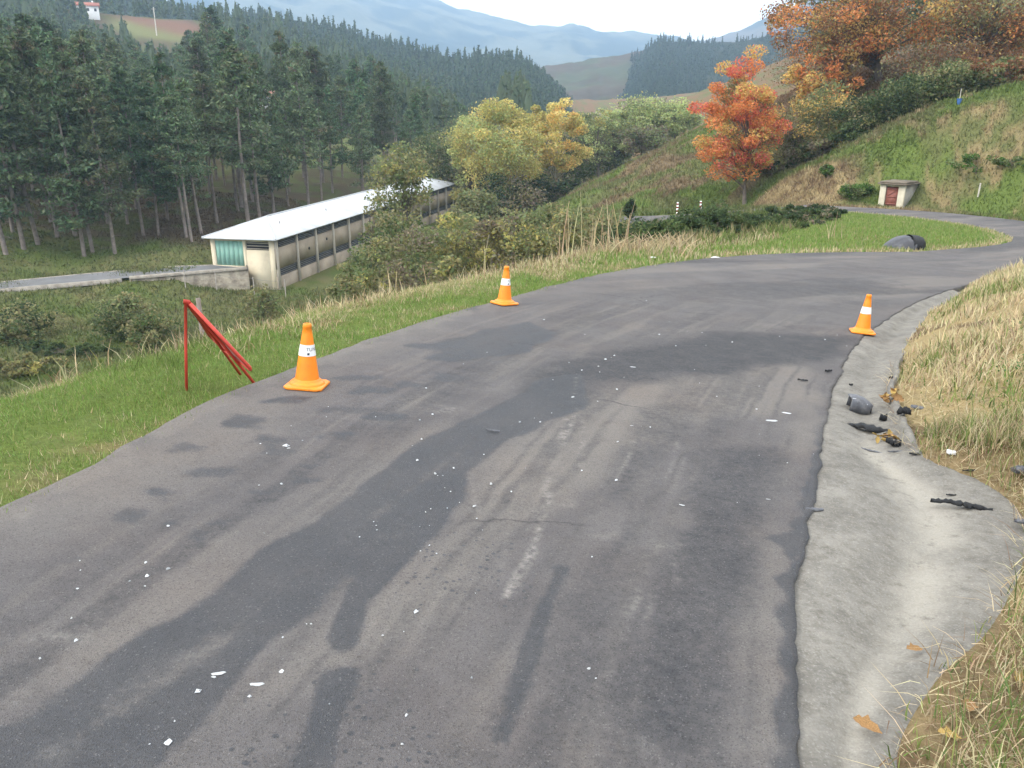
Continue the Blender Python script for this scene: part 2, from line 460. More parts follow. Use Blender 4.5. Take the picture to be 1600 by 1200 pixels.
# ground colours by place
C_GREEN = np.array((.12, .165, .045)); C_DRY = np.array((.34, .27, .15)); C_OLIVE = np.array((.115, .125, .052))
C_SOIL = np.array((.16, .115, .07)); C_FLOOR = np.array((.095, .072, .048)); C_BRACK = np.array((.185, .14, .085))
def lerp(a, b, t): return a * (1 - t[..., None]) + b * t[..., None]
def ground_colour(x, y, z=None):
    n1 = fbm(x * .35, y * .35, 4, 41); n2 = fbm(x * 1.6, y * 1.6, 4, 43); n3 = fbm(x * .06, y * .06, 3, 47)
    d = sdf(x, y, PLAT)
    c = lerp(np.broadcast_to(C_OLIVE, x.shape + (3,)), C_GREEN * .75, smooth(.4, .7, n1))
    c = lerp(c, C_DRY * .6, smooth(.56, .72, n2) * .45)
    # wood floor
    lx, ly = shed_local(x, y)
    wood = smooth(0, 8, y - 88 + .1 * x) * smooth(0, 6, -SHED_W - 3 - lx) + smooth(0, 25, y - 165) * (x < 12 + .05 * y)
    wood = np.clip(wood, 0, 1)
    c = lerp(c, lerp(np.broadcast_to(C_FLOOR, c.shape), C_OLIVE * .8, smooth(.45, .65, n1)), wood)
    glade = np.exp(-(((x + 45) / 16) ** 2 + ((y - 205) / 45) ** 2)) + np.exp(-(((x + 62) / 30) ** 2 + ((y - 84) / 8) ** 2)) * .5
    c = lerp(c, np.array((.14, .175, .06)), np.clip(glade * 1.2, 0, 1) * (.4 + .6 * smooth(.35, .6, n1)))
    field = smooth(0, 12, 27 - np.hypot(x + 164, (y - 405) * 1.0))
    c = lerp(c, lerp(np.broadcast_to(np.array((.16, .165, .07)), c.shape), np.array((.17, .095, .065)), smooth(395, 408, y + .2 * (x + 160))), field)
    # bracken hill beyond the far bend
    hill = smooth(0, 5, y - 64 - .05 * x) * smooth(2, 8, x) * smooth(200, 150, y)
    stripe = fbm(x * .12 + y * .10, (y - x) * .5, 4, 51)
    c = lerp(c, lerp(lerp(np.broadcast_to(C_GREEN * 1.05, c.shape), C_OLIVE * 1.25, smooth(.4, .6, n1)), C_BRACK, smooth(.49, .64, stripe)), hill)
    # mound beside the far road: green with worn tan patches, bare earth at its foot
    mound = smooth(17, 20, x) * smooth(47, 52, y + .35 * (x - 27)) * smooth(76, 70, y)
    mc = lerp(lerp(np.broadcast_to(C_GREEN, c.shape), C_OLIVE * 1.2, smooth(.35, .6, n1)), C_DRY * .75, smooth(.52, .66, .6 * n2 + .4 * n1))
    foot = smooth(3.2, .6, d) * smooth(16, 19, x) + smooth(7, 2, np.hypot(x - 20.5, y - 64)) * .9
    foot = foot + smooth(1.0, .6, np.hypot((x - 21.5) / 5.5, (y - 64) / 7)) * 1.0
    mc = lerp(mc, lerp(np.broadcast_to(C_DRY * .95, c.shape), C_SOIL * 1.3, smooth(.4, .62, n2)), np.clip(foot, 0, 1))
    c = lerp(c, mc, mound)
    slope = smooth(70, 74, y) * smooth(26, 32, x)
    c = lerp(c, lerp(np.broadcast_to(np.array((.17, .11, .065)), c.shape), C_OLIVE, smooth(.45, .65, n1)), slope)
    # verge, wedge of grass in the bend
    vg = smooth(2.2, 1.2, d) * (y < 47)
    gc = lerp(np.broadcast_to(C_GREEN, c.shape), C_DRY * .62, smooth(.50, .68, n2 * .6 + n1 * .4))
    c = lerp(c, gc, vg)
    dryl = smooth(.8, 1.6, d) * smooth(9, 5, d) * smooth(7, 9.5, y) * (x < 14) * (y < 30)
    c = lerp(c, lerp(np.broadcast_to(C_DRY * .8, c.shape), C_OLIVE, smooth(.5, .7, n2)), dryl)
    # straw bank on the right
    rb = (x > np.interp(y, RIGHT[:20, 1], RIGHT[:20, 0])) * (y < 26) * smooth(-.3, -.2, d)
    rc = lerp(np.broadcast_to(C_DRY, c.shape), C_SOIL, smooth(.52, .7, n2))
    rc = lerp(rc, C_SOIL * 1.15, smooth(6, 3.5, y) * smooth(.38, .6, n1) * .8)
    c = lerp(c, rc, rb * 1.0)
    return np.clip(c, 0, 1)

# ground sheet: rings widening from the road to the horizon
TH = np.r_[np.linspace(R(-180), R(-44), 60)[:-1], np.linspace(R(-44), R(44), 470), np.linspace(R(44), R(180), 60)[1:]]
RR = np.r_[.35, np.geomspace(.8, 700, 440), np.geomspace(760, 4200, 20)]
TT, RRg = np.meshgrid(TH, RR)
GX = RRg * np.sin(TT); GY = RRg * np.cos(TT)
GZ = height(GX, GY)
GC = ground_colour(GX, GY)
nr, nth = GX.shape
ii, jj = np.meshgrid(np.arange(nr - 1), np.arange(nth - 1), indexing='ij')
GF = np.stack([ii * nth + jj, ii * nth + jj + 1, (ii + 1) * nth + jj + 1, (ii + 1) * nth + jj], -1).reshape(-1, 4)[:, ::-1]
mg, nt, b = new_mat('ground')
at = N(nt, 'ShaderNodeAttribute', attribute_name='Col')
n1 = noise_n(nt, 6, 6, .7)
c = mixc(nt, ramp(nt, n1, .3, .7, .0, 1.), at.outputs['Color'], (1.35, 1.3, 1.15), 'MULTIPLY')
c = mixc(nt, ramp(nt, noise_n(nt, 30, 5, .7), .35, .65), mixc(nt, 1.0, c, (.66, .66, .62), 'MULTIPLY'), c)
nt.links.new(c, b.inputs['Base Color']); b.inputs['Roughness'].default_value = .95
b.inputs['Specular IOR Level'].default_value = .1
bump(nt, b, noise_n(nt, 14, 6, .7), .8, .08)
M['ground'] = mg
g = link('ground', np_mesh('ground', np.stack([GX, GY, GZ], -1).reshape(-1, 3), GF, GC.reshape(-1, 3), True), mg)
tag(g, kind='structure')

# ------------------------------------------------------------------ road
def pxpoly(pts): return [hit_plane(*p) for p in pts]
def strip_rows(A, B, n_per):
    """resample paired edges; n_per rows between successive pairs"""
    ua = []
    for k, n in enumerate(n_per):
        ua.append(k + np.linspace(0, 1, n, endpoint=False))
    ua = np.concatenate(ua + [[len(A) - 1.0 - 1e-6]])
    def cr(P):
        P = np.vstack([2 * P[0] - P[1], P, 2 * P[-1] - P[-2]])
        i = ua.astype(int); t = (ua - i)[:, None]
        a, b_, c_, d_ = P[i], P[i + 1], P[i + 2], P[i + 3]
        return .5 * ((2 * b_) + (-a + c_) * t + (2 * a - 5 * b_ + 4 * c_ - d_) * t ** 2 + (-a + 3 * b_ - 3 * c_ + d_) * t ** 3)
    return cr(A), cr(B)
seg = np.linalg.norm(np.diff(LEFT + RIGHT, axis=0), axis=1) / 2
nper = [max(2, int(s / (.035 if k < 9 else .08 if k < 12 else .3))) for k, s in enumerate(seg)]
EA, EB = strip_rows(LEFT, RIGHT, nper)
row = np.arange(len(EA))
# ragged margins
ta = np.cumsum(np.r_[0, np.linalg.norm(np.diff(EA, axis=0), axis=1)])
EA = EA + ((fbm(ta * 2.2, ta * 0 + 3, 5, 61) - .5) * .09)[:, None] * np.array([[-1, .3]])
tb = np.cumsum(np.r_[0, np.linalg.norm(np.diff(EB, axis=0), axis=1)])
EBr = EB + ((fbm(tb * 5.5, tb * 0 + 7, 4, 67) - .5) * .07)[:, None] * np.array([[1, -.3]])
NC = 130
tt = np.linspace(0, 1, NC)
RX = EA[:, None, 0] * (1 - tt) + EBr[:, None, 0] * tt
RY = EA[:, None, 1] * (1 - tt) + EBr[:, None, 1] * tt
RZ = plane_z(RX, RY) + (fbm(RX * .8, RY * .8, 3, 71) - .5) * .012
# skirts at both edges
RX = np.concatenate([RX[:, :1] - .02, RX, RX[:, -1:] + .012], 1); RY = np.concatenate([RY[:, :1], RY, RY[:, -1:]], 1)
RZ = np.concatenate([RZ[:, :1] - .08, RZ, RZ[:, -1:] - .08], 1)

def blob(poly, soft=.05, wob=.08, wscale=3., seed=0):
    P = pxpoly(poly)
    d = sdf(RX, RY, P) + (fbm(RX * wscale, RY * wscale, 4, 80 + seed) - .5) * 2 * wob
    return smooth(soft, -soft, d)
def streak(pts, w, soft=.04, wob=.02, seed=0):
    P = np.array(pxpoly(pts))
    d, _ = seg_dist(RX, RY, P, False)
    return smooth(w + soft, w - soft, d + (fbm(RX * 5, RY * 5, 3, 120 + seed) - .5) * 2 * wob)
wet = np.zeros_like(RX); splash = np.zeros_like(RX); dark = np.zeros_like(RX); pale = np.zeros_like(RX); scr = np.zeros_like(RX)
def D(v, k=1.): 
    global dark
    dark = np.maximum(dark, v * k)
def Wt(v, k=1.):                                              # damp or tarry, sharp-edged
    global wet
    wet = np.maximum(wet, v * k)
def Pl(v, k=1.):
    global pale
    pale = np.maximum(pale, v * k)
# long damp trail from lower left to the middle of the bend
Wt(blob([(0, 1143), (133, 1057), (200, 1007), (333, 933), (400, 860), (475, 822), (550, 772), (607, 725), (650, 695), (725, 657), (800, 622), (850, 590), (905, 585), (915, 640), (870, 655), (800, 685), (755, 715), (728, 745), (715, 790), (705, 810), (650, 862), (590, 890), (540, 905), (500, 945), (433, 997), (367, 1067), (300, 1140), (247, 1200), (0, 1300)], .05, .05, 4), 1.)
D(blob([(820, 610), (850, 570), (960, 545), (1100, 520), (1330, 525), (1330, 560), (1180, 580), (1000, 590), (930, 605), (880, 640)], .22, .25, 1.6, 7), .82)
wet *= 1 - .55 * streak([(40, 1195), (190, 1110), (317, 1027), (467, 897), (600, 795), (740, 690)], .028, .06, .04, 1)
wet *= 1 - .3 * blob([(30, 1160), (200, 1090), (340, 1010), (330, 990), (180, 1060), (20, 1120)], .06, .06, 3, 2)
wet *= 1 - .35 * blob([(585, 835), (640, 810), (650, 835), (600, 865)], .05, .05, 6, 3)
# lobe and lower pool
Wt(blob([(545, 912), (515, 1000), (530, 1016), (548, 1012), (562, 985), (575, 940), (600, 915), (650, 868), (690, 800), (620, 850)], .03, .02), 1.)
Wt(blob([(505, 1052), (555, 1045), (560, 1070), (540, 1100), (530, 1140), (518, 1200), (500, 1260), (440, 1260), (455, 1200), (480, 1140), (490, 1100), (498, 1070)], .03, .025), 1.)
# splashes beside it
splash = np.maximum(blob([(640, 880), (720, 830), (800, 850), (790, 920), (680, 950), (620, 930)], .15, .1, 3, 4), blob([(400, 1150), (480, 1100), (620, 1050), (640, 1200), (400, 1200)], .15, .1, 3, 5))
# far left patch, blotches like footprints
Wt(blob([(635, 540), (700, 528), (780, 510), (830, 500), (870, 520), (820, 548), (760, 558), (700, 565), (665, 562), (690, 552)], .07, .14, 3, 6), .8)
for k, (bx, by, bw, bh) in enumerate([(380, 660, 38, 9), (425, 688, 40, 8), (440, 705, 36, 7), (520, 678, 40, 7), (330, 735, 40, 9), (480, 730, 30, 7), (400, 770, 40, 8), (470, 752, 34, 8), (205, 805, 26, 8), (265, 818, 18, 7), (315, 840, 22, 8), (118, 872, 22, 10), (580, 610, 46, 8), (640, 602, 34, 6), (540, 640, 44, 7), (450, 625, 34, 6), (345, 815, 16, 7), (300, 640 + 60, 30, 7), (600, 650, 40, 6), (700, 590, 40, 8), (560, 590, 50, 5), (730, 480, 26, 5), (255, 770, 26, 7)]):
    Wt(blob([(bx - bw, by + bh * .6), (bx - bw * .3, by - bh), (bx + bw, by - bh * .5), (bx + bw * .4, by + bh)], .05, .10, 8, 10 + k), .62 if k % 3 else .72)
# wheel tracks on the right half
D(blob([(1110, 700), (1215, 700), (1200, 790), (1165, 900), (1150, 1060), (1140, 1200), (950, 1200), (960, 1050), (1010, 920), (1075, 800)], .10, .10, 2, 40), .62)
D(blob([(1010, 640), (1060, 625), (1100, 640), (1040, 720), (985, 790), (930, 800), (960, 720)], .08, .08, 2, 41), .38)
Wt(streak([(880, 890), (850, 950), (825, 1030), (805, 1090), (785, 1150)], .035, .03, .02, 42), .8)
D(streak([(1160, 560), (1130, 640), (1100, 740)], .10, .10, .06, 43), .4)
D(blob([(1160, 1000), (1000, 900), (900, 930), (860, 1080), (830, 1200), (1100, 1200)], .2, .2, 2, 44), .35)
# tarry margin along the gutter
mg_ = (tt[None, :] * 0 + 1)
dist_r = np.hypot(RX - RX[:, -2:-1], RY - RY[:, -2:-1])
Wt(smooth(.10, .03, dist_r + (fbm(RX * 7, RY * 7, 3, 93) - .45) * .12) * smooth(6.2, 4.2, RY), .95)
Wt(blob([(1190, 838), (1262, 828), (1262, 860), (1235, 880), (1215, 850)], .02, .03, 6, 45), .95)
# broad far streaks running with the bend
fs = fbm(RX * .25 + RY * .05, (RY - RX * .75) * 1.1, 4, 95)
D(smooth(.50, .66, fs) * smooth(9, 14, RY), .5)
# dust and worn patches
Pl(blob([(0, 850), (200, 780), (420, 660), (560, 560), (700, 500), (800, 470), (420, 600), (160, 720), (0, 800)], .3, .25, 1.3, 50), .55)
Pl(blob([(260, 1020), (420, 850), (560, 770), (700, 660), (620, 690), (470, 790), (300, 900), (60, 1020), (0, 1110)], .2, .12, 2, 51), .55)
Pl(blob([(760, 730), (870, 660), (960, 600), (1100, 590), (1240, 560), (1290, 620), (1200, 650), (1060, 660), (960, 720), (860, 800), (800, 860), (700, 960), (560, 1030), (420, 1080), (600, 930), (720, 820)], .18, .15, 2, 52), .75)
Pl(blob([(1170, 820), (1230, 870), (1225, 1000), (1235, 1200), (1160, 1200), (1170, 1000)], .1, .08, 3, 53), .5)
Pl(smooth(.45, .7, fbm(RX * .25 + RY * .05 + 9, (RY - RX * .75) * 1.3, 4, 97)) * smooth(9, 15, RY), .6)
lat_ = np.concatenate([tt[:1], tt, tt[-1:]])[None] * 4.0 + 0 * RX
alo = np.repeat((np.cumsum(np.r_[0, np.linalg.norm(np.diff(EA + EB, axis=0), axis=1)]) / 2)[:, None], RX.shape[1], 1)
st1 = fbm(lat_ * 9, alo * .35, 4, 401); st2 = fbm(lat_ * 22, alo * .5, 3, 403)
near = smooth(13, 9, RY)
tracks = np.exp(-((lat_ - 3.05) / .30) ** 2) + np.exp(-((lat_ - 1.15) / .35) ** 2) + .7 * np.exp(-((lat_ - 2.2) / .28) ** 2)
D(smooth(.46, .66, st1) * np.clip(tracks, 0, 1) * near, .42)
D(smooth(.56, .72, st2) * smooth(1.6, 2.2, lat_) * near, .35)
Pl(smooth(.58, .74, st2) * near, .35)
Pl(smooth(.55, .75, fbm(lat_ * 5 + 7, alo * .8, 4, 405)) * near, .5)
pale *= 1 - np.maximum(dark, wet) * .85
dist_l = np.hypot(RX - RX[:, 1:2], RY - RY[:, 1:2])
Pl(smooth(.30, .02, dist_l + (fbm(RX * 6, RY * 6, 4, 411) - .5) * .45) * near, .8)
# scrape marks left by dragged metal
for k, (pts, w, s_) in enumerate([([(903, 640), (880, 690)], .010, .9), ([(885, 655), (873, 690)], .022, .7), ([(912, 655), (907, 735)], .008, .8), ([(895, 660), (850, 760), (838, 800)], .012, .6), ([(862, 770), (835, 850), (815, 890), (788, 933)], .014, .9),
        ([(855, 745), (850, 775)], .03, .6), ([(1053, 870), (1059, 917)], .006, .8), ([(985, 930), (965, 1030), (930, 1080)], .007, .6), ([(1000, 925), (975, 1030)], .006, .6), ([(880, 940), (860, 990)], .006, .6), ([(1060, 690), (1040, 760)], .008, .5), ([(1075, 700), (1050, 770)], .006, .5),
        ([(990, 690), (965, 750)], .02, .45), ([(840, 860), (800, 925)], .035, .35), ([(1020, 930), (1000, 1000)], .006, .5), ([(900, 590), (895, 630)], .006, .6), ([(800, 800), (780, 900)], .008, .4), ([(735, 740), (745, 800)], .02, .3)]):
    scr = np.maximum(scr, streak(pts, w * .45, .012, .008, 60 + k) * s_ * .75)
for k, (bx, by, bw, bh) in enumerate([(35, 995, 14, 4), (20, 1083, 18, 6), (100, 995, 40, 5), (945, 835, 14, 3), (820, 825, 12, 2), (895, 785, 10, 4), (1005, 1165, 10, 4), (1040, 852, 14, 3), (700, 640, 24, 4), (300, 1025, 12, 6), (75, 1180, 20, 5)]):
    scr = np.maximum(scr, blob([(bx - bw, by + bh), (bx - bw * .3, by - bh), (bx + bw, by - bh * .7), (bx + bw * .5, by + bh)], .05, .06, 14, 70 + k) * .3)

nrr, ncc = RX.shape
ii, jj = np.meshgrid(np.arange(nrr - 1), np.arange(ncc - 1), indexing='ij')
RF = np.stack([ii * ncc + jj, ii * ncc + jj + 1, (ii + 1) * ncc + jj + 1, (ii + 1) * ncc + jj], -1).reshape(-1, 4)
mr, nt, b = new_mat('asphalt')
ad = N(nt, 'ShaderNodeAttribute', attribute_name='dark').outputs['Fac']
ap = N(nt, 'ShaderNodeAttribute', attribute_name='pale').outputs['Fac']
asx = N(nt, 'ShaderNodeAttribute', attribute_name='scrape').outputs['Fac']
base = mixc(nt, ramp(nt, noise_n(nt, 1.6, 6, .65), .35, .68), (.080, .074, .075), (.110, .102, .100))
base = mixc(nt, ap, base, (.152, .137, .123))
nf = noise_n(nt, 26, 6, .75); ng = noise_n(nt, 5, 5, .7)
def _m(op, a, b_):
    q = N(nt, 'ShaderNodeMath', operation=op)
    for i, v in enumerate((a, b_)):
        if isinstance(v, bpy.types.NodeSocket): nt.links.new(v, q.inputs[i])
        else: q.inputs[i].default_value = v
    return q.outputs[0]
wv = _m('MULTIPLY', _m('MULTIPLY', ad, _m('SUBTRACT', 1.08, ad)), 5.0)
wig = _m('ADD', _m('MULTIPLY', _m('SUBTRACT', nf, .5), 1.1), _m('MULTIPLY', _m('SUBTRACT', ng, .5), .8))
ad2 = N(nt, 'ShaderNodeClamp'); nt.links.new(_m('ADD', ad, _m('MULTIPLY', wv, wig)), ad2.inputs[0])
ad = ad2.outputs[0]
base = mixc(nt, ramp(nt, noise_n(nt, .9, 5, .6), .46, .66, 0, .4), base, mixc(nt, 1., base, (1.04, .94, .87), 'MULTIPLY'))
base = mixc(nt, ad, base, (.036, .037, .041))
aw = N(nt, 'ShaderNodeAttribute', attribute_name='wet').outputs['Fac']; asp = N(nt, 'ShaderNodeAttribute', attribute_name='splash').outputs['Fac']
we = _m('ADD', aw, _m('ADD', _m('MULTIPLY', _m('SUBTRACT', nf, .5), 1.0), _m('MULTIPLY', _m('SUBTRACT', noise_n(nt, 70, 4, .7), .5), .7)))
we = _m('MULTIPLY', _m('MULTIPLY', ramp(nt, we, .26, .68), ramp(nt, aw, .05, .3)), ramp(nt, noise_n(nt, 3.5, 6, .7), .25, .6, .62, 1.0))
dv = N(nt, 'ShaderNodeTexVoronoi'); dv.inputs['Scale'].default_value = 38; dv.inputs['Randomness'].default_value = 1.
tcd = N(nt, 'ShaderNodeTexCoord'); nt.links.new(tcd.outputs['Object'], dv.inputs['Vector'])
dsp = N(nt, 'ShaderNodeSeparateColor'); nt.links.new(dv.outputs['Color'], dsp.inputs[0])
drop = _m('MULTIPLY', ramp(nt, _m('SUBTRACT', dv.outputs['Distance'], _m('MULTIPLY', _m('MULTIPLY', dsp.outputs[0], dsp.outputs[0]), .45)), -.04, .02, 1, 0), ramp(nt, _m('SUBTRACT', asp, dsp.outputs[1]), -.30, -.22))
we = _m('MAXIMUM', we, _m('MULTIPLY', drop, ramp(nt, asp, .05, .2)))
base = mixc(nt, _m('MULTIPLY', we, .84), base, (.034, .036, .041))
base = mixc(nt, ramp(nt, noise_n(nt, 9, 6, .7), .52, .75, 0, .55), base, mixc(nt, 1., base, (.72, .72, .72), 'MULTIPLY'))
vo = N(nt, 'ShaderNodeTexVoronoi'); vo.inputs['Scale'].default_value = 210
tc = N(nt, 'ShaderNodeTexCoord'); nt.links.new(tc.outputs['Object'], vo.inputs['Vector'])
sep = N(nt, 'ShaderNodeSeparateColor'); nt.links.new(vo.outputs['Color'], sep.inputs[0])
base = mixc(nt, ramp(nt, sep.outputs[0], .0, 1., .0, .5), base, mixc(nt, 1., base, (1.5, 1.48, 1.44), 'MULTIPLY'))
base = mixc(nt, ramp(nt, sep.outputs[1], .96, .99, 0, .3), base, (.26, .25, .24))
base = mixc(nt, ramp(nt, sep.outputs[2], .80, .9, 0, .6), base, mixc(nt, 1., base, (.45, .45, .45), 'MULTIPLY'))
asx_ = N(nt, 'ShaderNodeMath', operation='MULTIPLY'); nt.links.new(asx, asx_.inputs[0]); nt.links.new(ramp(nt, noise_n(nt, 30, 5, .75), .38, .62), asx_.inputs[1])
vc = N(nt, 'ShaderNodeTexVoronoi', feature='DISTANCE_TO_EDGE'); vc.inputs['Scale'].default_value = .55
wp = N(nt, 'ShaderNodeMix', data_type='VECTOR'); wp.inputs[0].default_value = .12
nz = N(nt, 'ShaderNodeTexNoise'); nz.inputs['Scale'].default_value = 6; nz.inputs['Detail'].default_value = 6
nt.links.new(tc.outputs['Object'], nz.inputs['Vector']); nt.links.new(tc.outputs['Object'], wp.inputs[4]); nt.links.new(nz.outputs['Color'], wp.inputs[5]); nt.links.new(wp.outputs[1], vc.inputs['Vector'])
crack = _m('MULTIPLY', ramp(nt, vc.outputs['Distance'], .0, .006, 1, 0), ramp(nt, noise_n(nt, .5, 3), .55, .62, 0, .7))
base = mixc(nt, crack, base, (.02, .02, .022))
base = mixc(nt, asx_.outputs[0], base, (.36, .33, .295))
nt.links.new(base, b.inputs['Base Color'])
rg = N(nt, 'ShaderNodeMapRange'); nt.links.new(we, rg.inputs[0]); rg.inputs[3].default_value = .88; rg.inputs[4].default_value = .62
nt.links.new(rg.outputs[0], b.inputs['Roughness'])
b.inputs['Specular IOR Level'].default_value = .35
bump(nt, b, vo.outputs['Distance'], .55, .006)
road = link('road', np_mesh('road', np.stack([RX, RY, RZ], -1).reshape(-1, 3), RF[:, ::-1], None, True,
            {'dark': dark.ravel(), 'pale': pale.ravel(), 'scrape': scr.ravel(), 'wet': wet.ravel(), 'splash': splash.ravel()}), mr)
if road.data.polygons[5000].normal.z < 0: road.data.flip_normals()
tag(road, kind='structure')

# ------------------------------------------------------------------ concrete gutter
gseg = np.linalg.norm(np.diff(GIN + GOUT, axis=0), axis=1) / 2
gn = [max(3, int(s / .05)) for s in gseg]
GA, GB = strip_rows(GIN, GOUT, gn)
tg = np.cumsum(np.r_[0, np.linalg.norm(np.diff(GB, axis=0), axis=1)])
GBr = GB + ((fbm(tg * 2.2, tg * 0 + 1, 4, 131) - .5) * .07)[:, None] * np.array([[1, -.4]])
s_ = np.linspace(-.04, 1, 34)
UX = GA[:, None, 0] * (1 - s_) + GBr[:, None, 0] * s_
UY = GA[:, None, 1] * (1 - s_) + GBr[:, None, 1] * s_
wid = np.linalg.norm(GB - GA, axis=1)[:, None]
dish = -.055 * np.exp(-((s_[None] - .52) / .22) ** 2) * np.clip(wid / .7, .5, 1.3)
lip = .07 * smooth(.86, .93, s_)[None] * smooth(4.75, 5.2, UY) * smooth(8.6, 7.6, UY)
UZ = plane_z(UX, UY) - .012 + dish + lip + (fbm(UX * 3, UY * 3, 4, 133) - .5) * .008 - .02 * smooth(.0, -.04, s_)[None]
silt = .75 * np.exp(-((s_[None] - .56 + .12 * (fbm(UX * 2.2, UY * 2.2, 3, 137) - .5)) / .13) ** 2) * smooth(.35, .7, fbm(UX * 1.6, UY * 1.6, 4, 135) + .10) * smooth(5.6, 4.8, UY)
UX = np.concatenate([UX, UX[:, -1:] + .02], 1); UY = np.concatenate([UY, UY[:, -1:]], 1)
UZ = np.concatenate([UZ, UZ[:, -1:] - .14], 1); silt = np.concatenate([silt, silt[:, -1:]], 1)
nrr, ncc = UX.shape
ii, jj = np.meshgrid(np.arange(nrr - 1), np.arange(ncc - 1), indexing='ij')
UF = np.stack([ii * ncc + jj, ii * ncc + jj + 1, (ii + 1) * ncc + jj + 1, (ii + 1) * ncc + jj], -1).reshape(-1, 4)
mc_, nt, b = new_mat('concrete')
asl = N(nt, 'ShaderNodeAttribute', attribute_name='silt').outputs['Fac']
base = mixc(nt, ramp(nt, noise_n(nt, 3.0, 8, .78), .38, .62), (.150, .141, .125), (.245, .231, .203))
base = mixc(nt, ramp(nt, noise_n(nt, 14, 5, .7), .5, .7, 0, .6), base, (.12, .108, .09))
base = mixc(nt, ramp(nt, noise_n(nt, 40, 4, .7), .55, .72, 0, .5), base, (.33, .31, .265))
base = mixc(nt, asl, base, (.36, .335, .285))
vg_ = N(nt, 'ShaderNodeTexVoronoi'); vg_.inputs['Scale'].default_value = 160; tcg = N(nt, 'ShaderNodeTexCoord'); nt.links.new(tcg.outputs['Object'], vg_.inputs['Vector'])
sg = N(nt, 'ShaderNodeSeparateColor'); nt.links.new(vg_.outputs['Color'], sg.inputs[0])
base = mixc(nt, ramp(nt, sg.outputs[0], 0, 1, 0, .35), base, mixc(nt, 1., base, (.55, .54, .52), 'MULTIPLY'))
base = mixc(nt, ramp(nt, sg.outputs[1], .90, .96, 0, .3), base, (.36, .345, .31))
base = mixc(nt, ramp(nt, noise_n(nt, 9, 8, .8, vec_scale=(1, 1, 1)), .54, .68, 0, .7), base, (.095, .086, .072))
nt.links.new(base, b.inputs['Base Color']); b.inputs['Roughness'].default_value = .92
b.inputs['Specular IOR Level'].default_value = .2
bump(nt, b, noise_n(nt, 60, 6, .75), .55, .006)
gut = link('gutter', np_mesh('gutter', np.stack([UX, UY, UZ], -1).reshape(-1, 3), UF, None, True, {'silt': np.clip(silt, 0, 1).ravel()}), mc_)
if gut.data.polygons[500].normal.z < 0: gut.data.flip_normals()
tag(gut, kind='structure')
M['concrete'] = m_plain('weathered_concrete', (.34, .30, .25), .9, .25, 2.5, bmp=.4, dirt=(.16, .14, .11), dirt_s=1.2, dirt_lo=.5, dirt_hi=.7)

# ------------------------------------------------------------------ far hills
HILL_TOP = []
def hill(name, ridge, front, base_z, col_a, col_b, col_scale, n=120, m=40, rough=.05, seed=0, spots=None):
    """ridge: (px, py, distance) line; the slope runs down towards the valley at front*distance"""
    Rg = catmull([los(*r) for r in ridge], n)
    rr = np.linalg.norm(Rg[:, :2], axis=1)
    v = np.r_[np.linspace(-.35, 0, 8)[:-1], np.linspace(0, 1, m)]
    X = Rg[:, None, 0] * (1 - v * (1 - front)); Y = Rg[:, None, 1] * (1 - v * (1 - front))
    prof = np.where(v < 0, 1 + v * 2.2, (1 - v) ** 1.15)
    amp = (Rg[:, 2] - base_z)[:, None]
    Z = base_z + amp * prof
    d0 = rr.mean()
    rel = (fbm(X / d0 * 14, Y / d0 * 14, 5, 150 + seed) - .5)
    Z = Z + rel * amp * rough * 8 * np.clip(np.abs(v), 0, .35) + (fbm(X / d0 * 60, Y / d0 * 60, 3, 160 + seed) - .5) * d0 * .006
    t = smooth(.4, .6, fbm(X / d0 * col_scale, Y / d0 * col_scale, 5, 170 + seed))
    c = lerp(np.broadcast_to(np.array(col_a), X.shape + (3,)), np.array(col_b), t)
    k, l = X.shape
    ii, jj = np.meshgrid(np.arange(k - 1), np.arange(l - 1), indexing='ij')
    F = np.stack([ii * l + jj, (ii + 1) * l + jj, (ii + 1) * l + jj + 1, ii * l + jj + 1], -1).reshape(-1, 4)
    HILL_TOP.append(float(Z.max()))
    o = link(name, np_mesh(name, np.stack([X, Y, Z], -1).reshape(-1, 3), F, c.reshape(-1, 3), True), M['far'])
    if o.data.polygons[len(F) // 2].normal.z < 0: o.data.flip_normals()
    tag(o, kind='structure')
    return X[:, 7:], Y[:, 7:], Z[:, 7:]
mf, nt, b = new_mat('far_slopes')
at = N(nt, 'ShaderNodeAttribute', attribute_name='Col')
c = mixc(nt, ramp(nt, noise_n(nt, .03, 8, .7), .3, .7), mixc(nt, 1., at.outputs['Color'], (.55, .6, .55), 'MULTIPLY'), at.outputs['Color'])
nt.links.new(c, b.inputs['Base Color']); b.inputs['Roughness'].default_value = .95; b.inputs['Specular IOR Level'].default_value = .05
M['far'] = mf
DKG = (.030, .045, .025)
hill('mountain', [(250, -130, 3200), (420, -90, 3200), (560, -45, 3200), (640, -15, 3150), (690, 3, 3100), (720, 14, 3100), (760, 22, 3100), (800, 32, 3050), (840, 42, 3000), (890, 38, 3000), (930, 47, 3000), (990, 50, 3000), (1060, 58, 3000), (1150, 72, 3000), (1300, 90, 3000)], .45, -20, (.028, .045, .035), (.15, .15, .10), 26, 160, 60, .08, 1)
hill('mountain', [(1000, 140, 2500), (1060, 85, 2500), (1112, 61, 2500), (1160, 44, 2480), (1200, 27, 2450), (1245, 8, 2450), (1320, -25, 2450), (1450, -70, 2450), (1700, -120, 2450)], .5, -20, (.04, .05, .035), (.14, .11, .08), 22, 90, 40, .05, 2)
HB = hill('hill', [(760, 140, 980), (840, 106, 980), (900, 96, 980), (960, 87, 980), (1000, 80, 980), (1050, 74, 980), (1120, 80, 980)], .55, -22, (.10, .075, .05), (.09, .095, .05), 34, 90, 40, .05, 3)
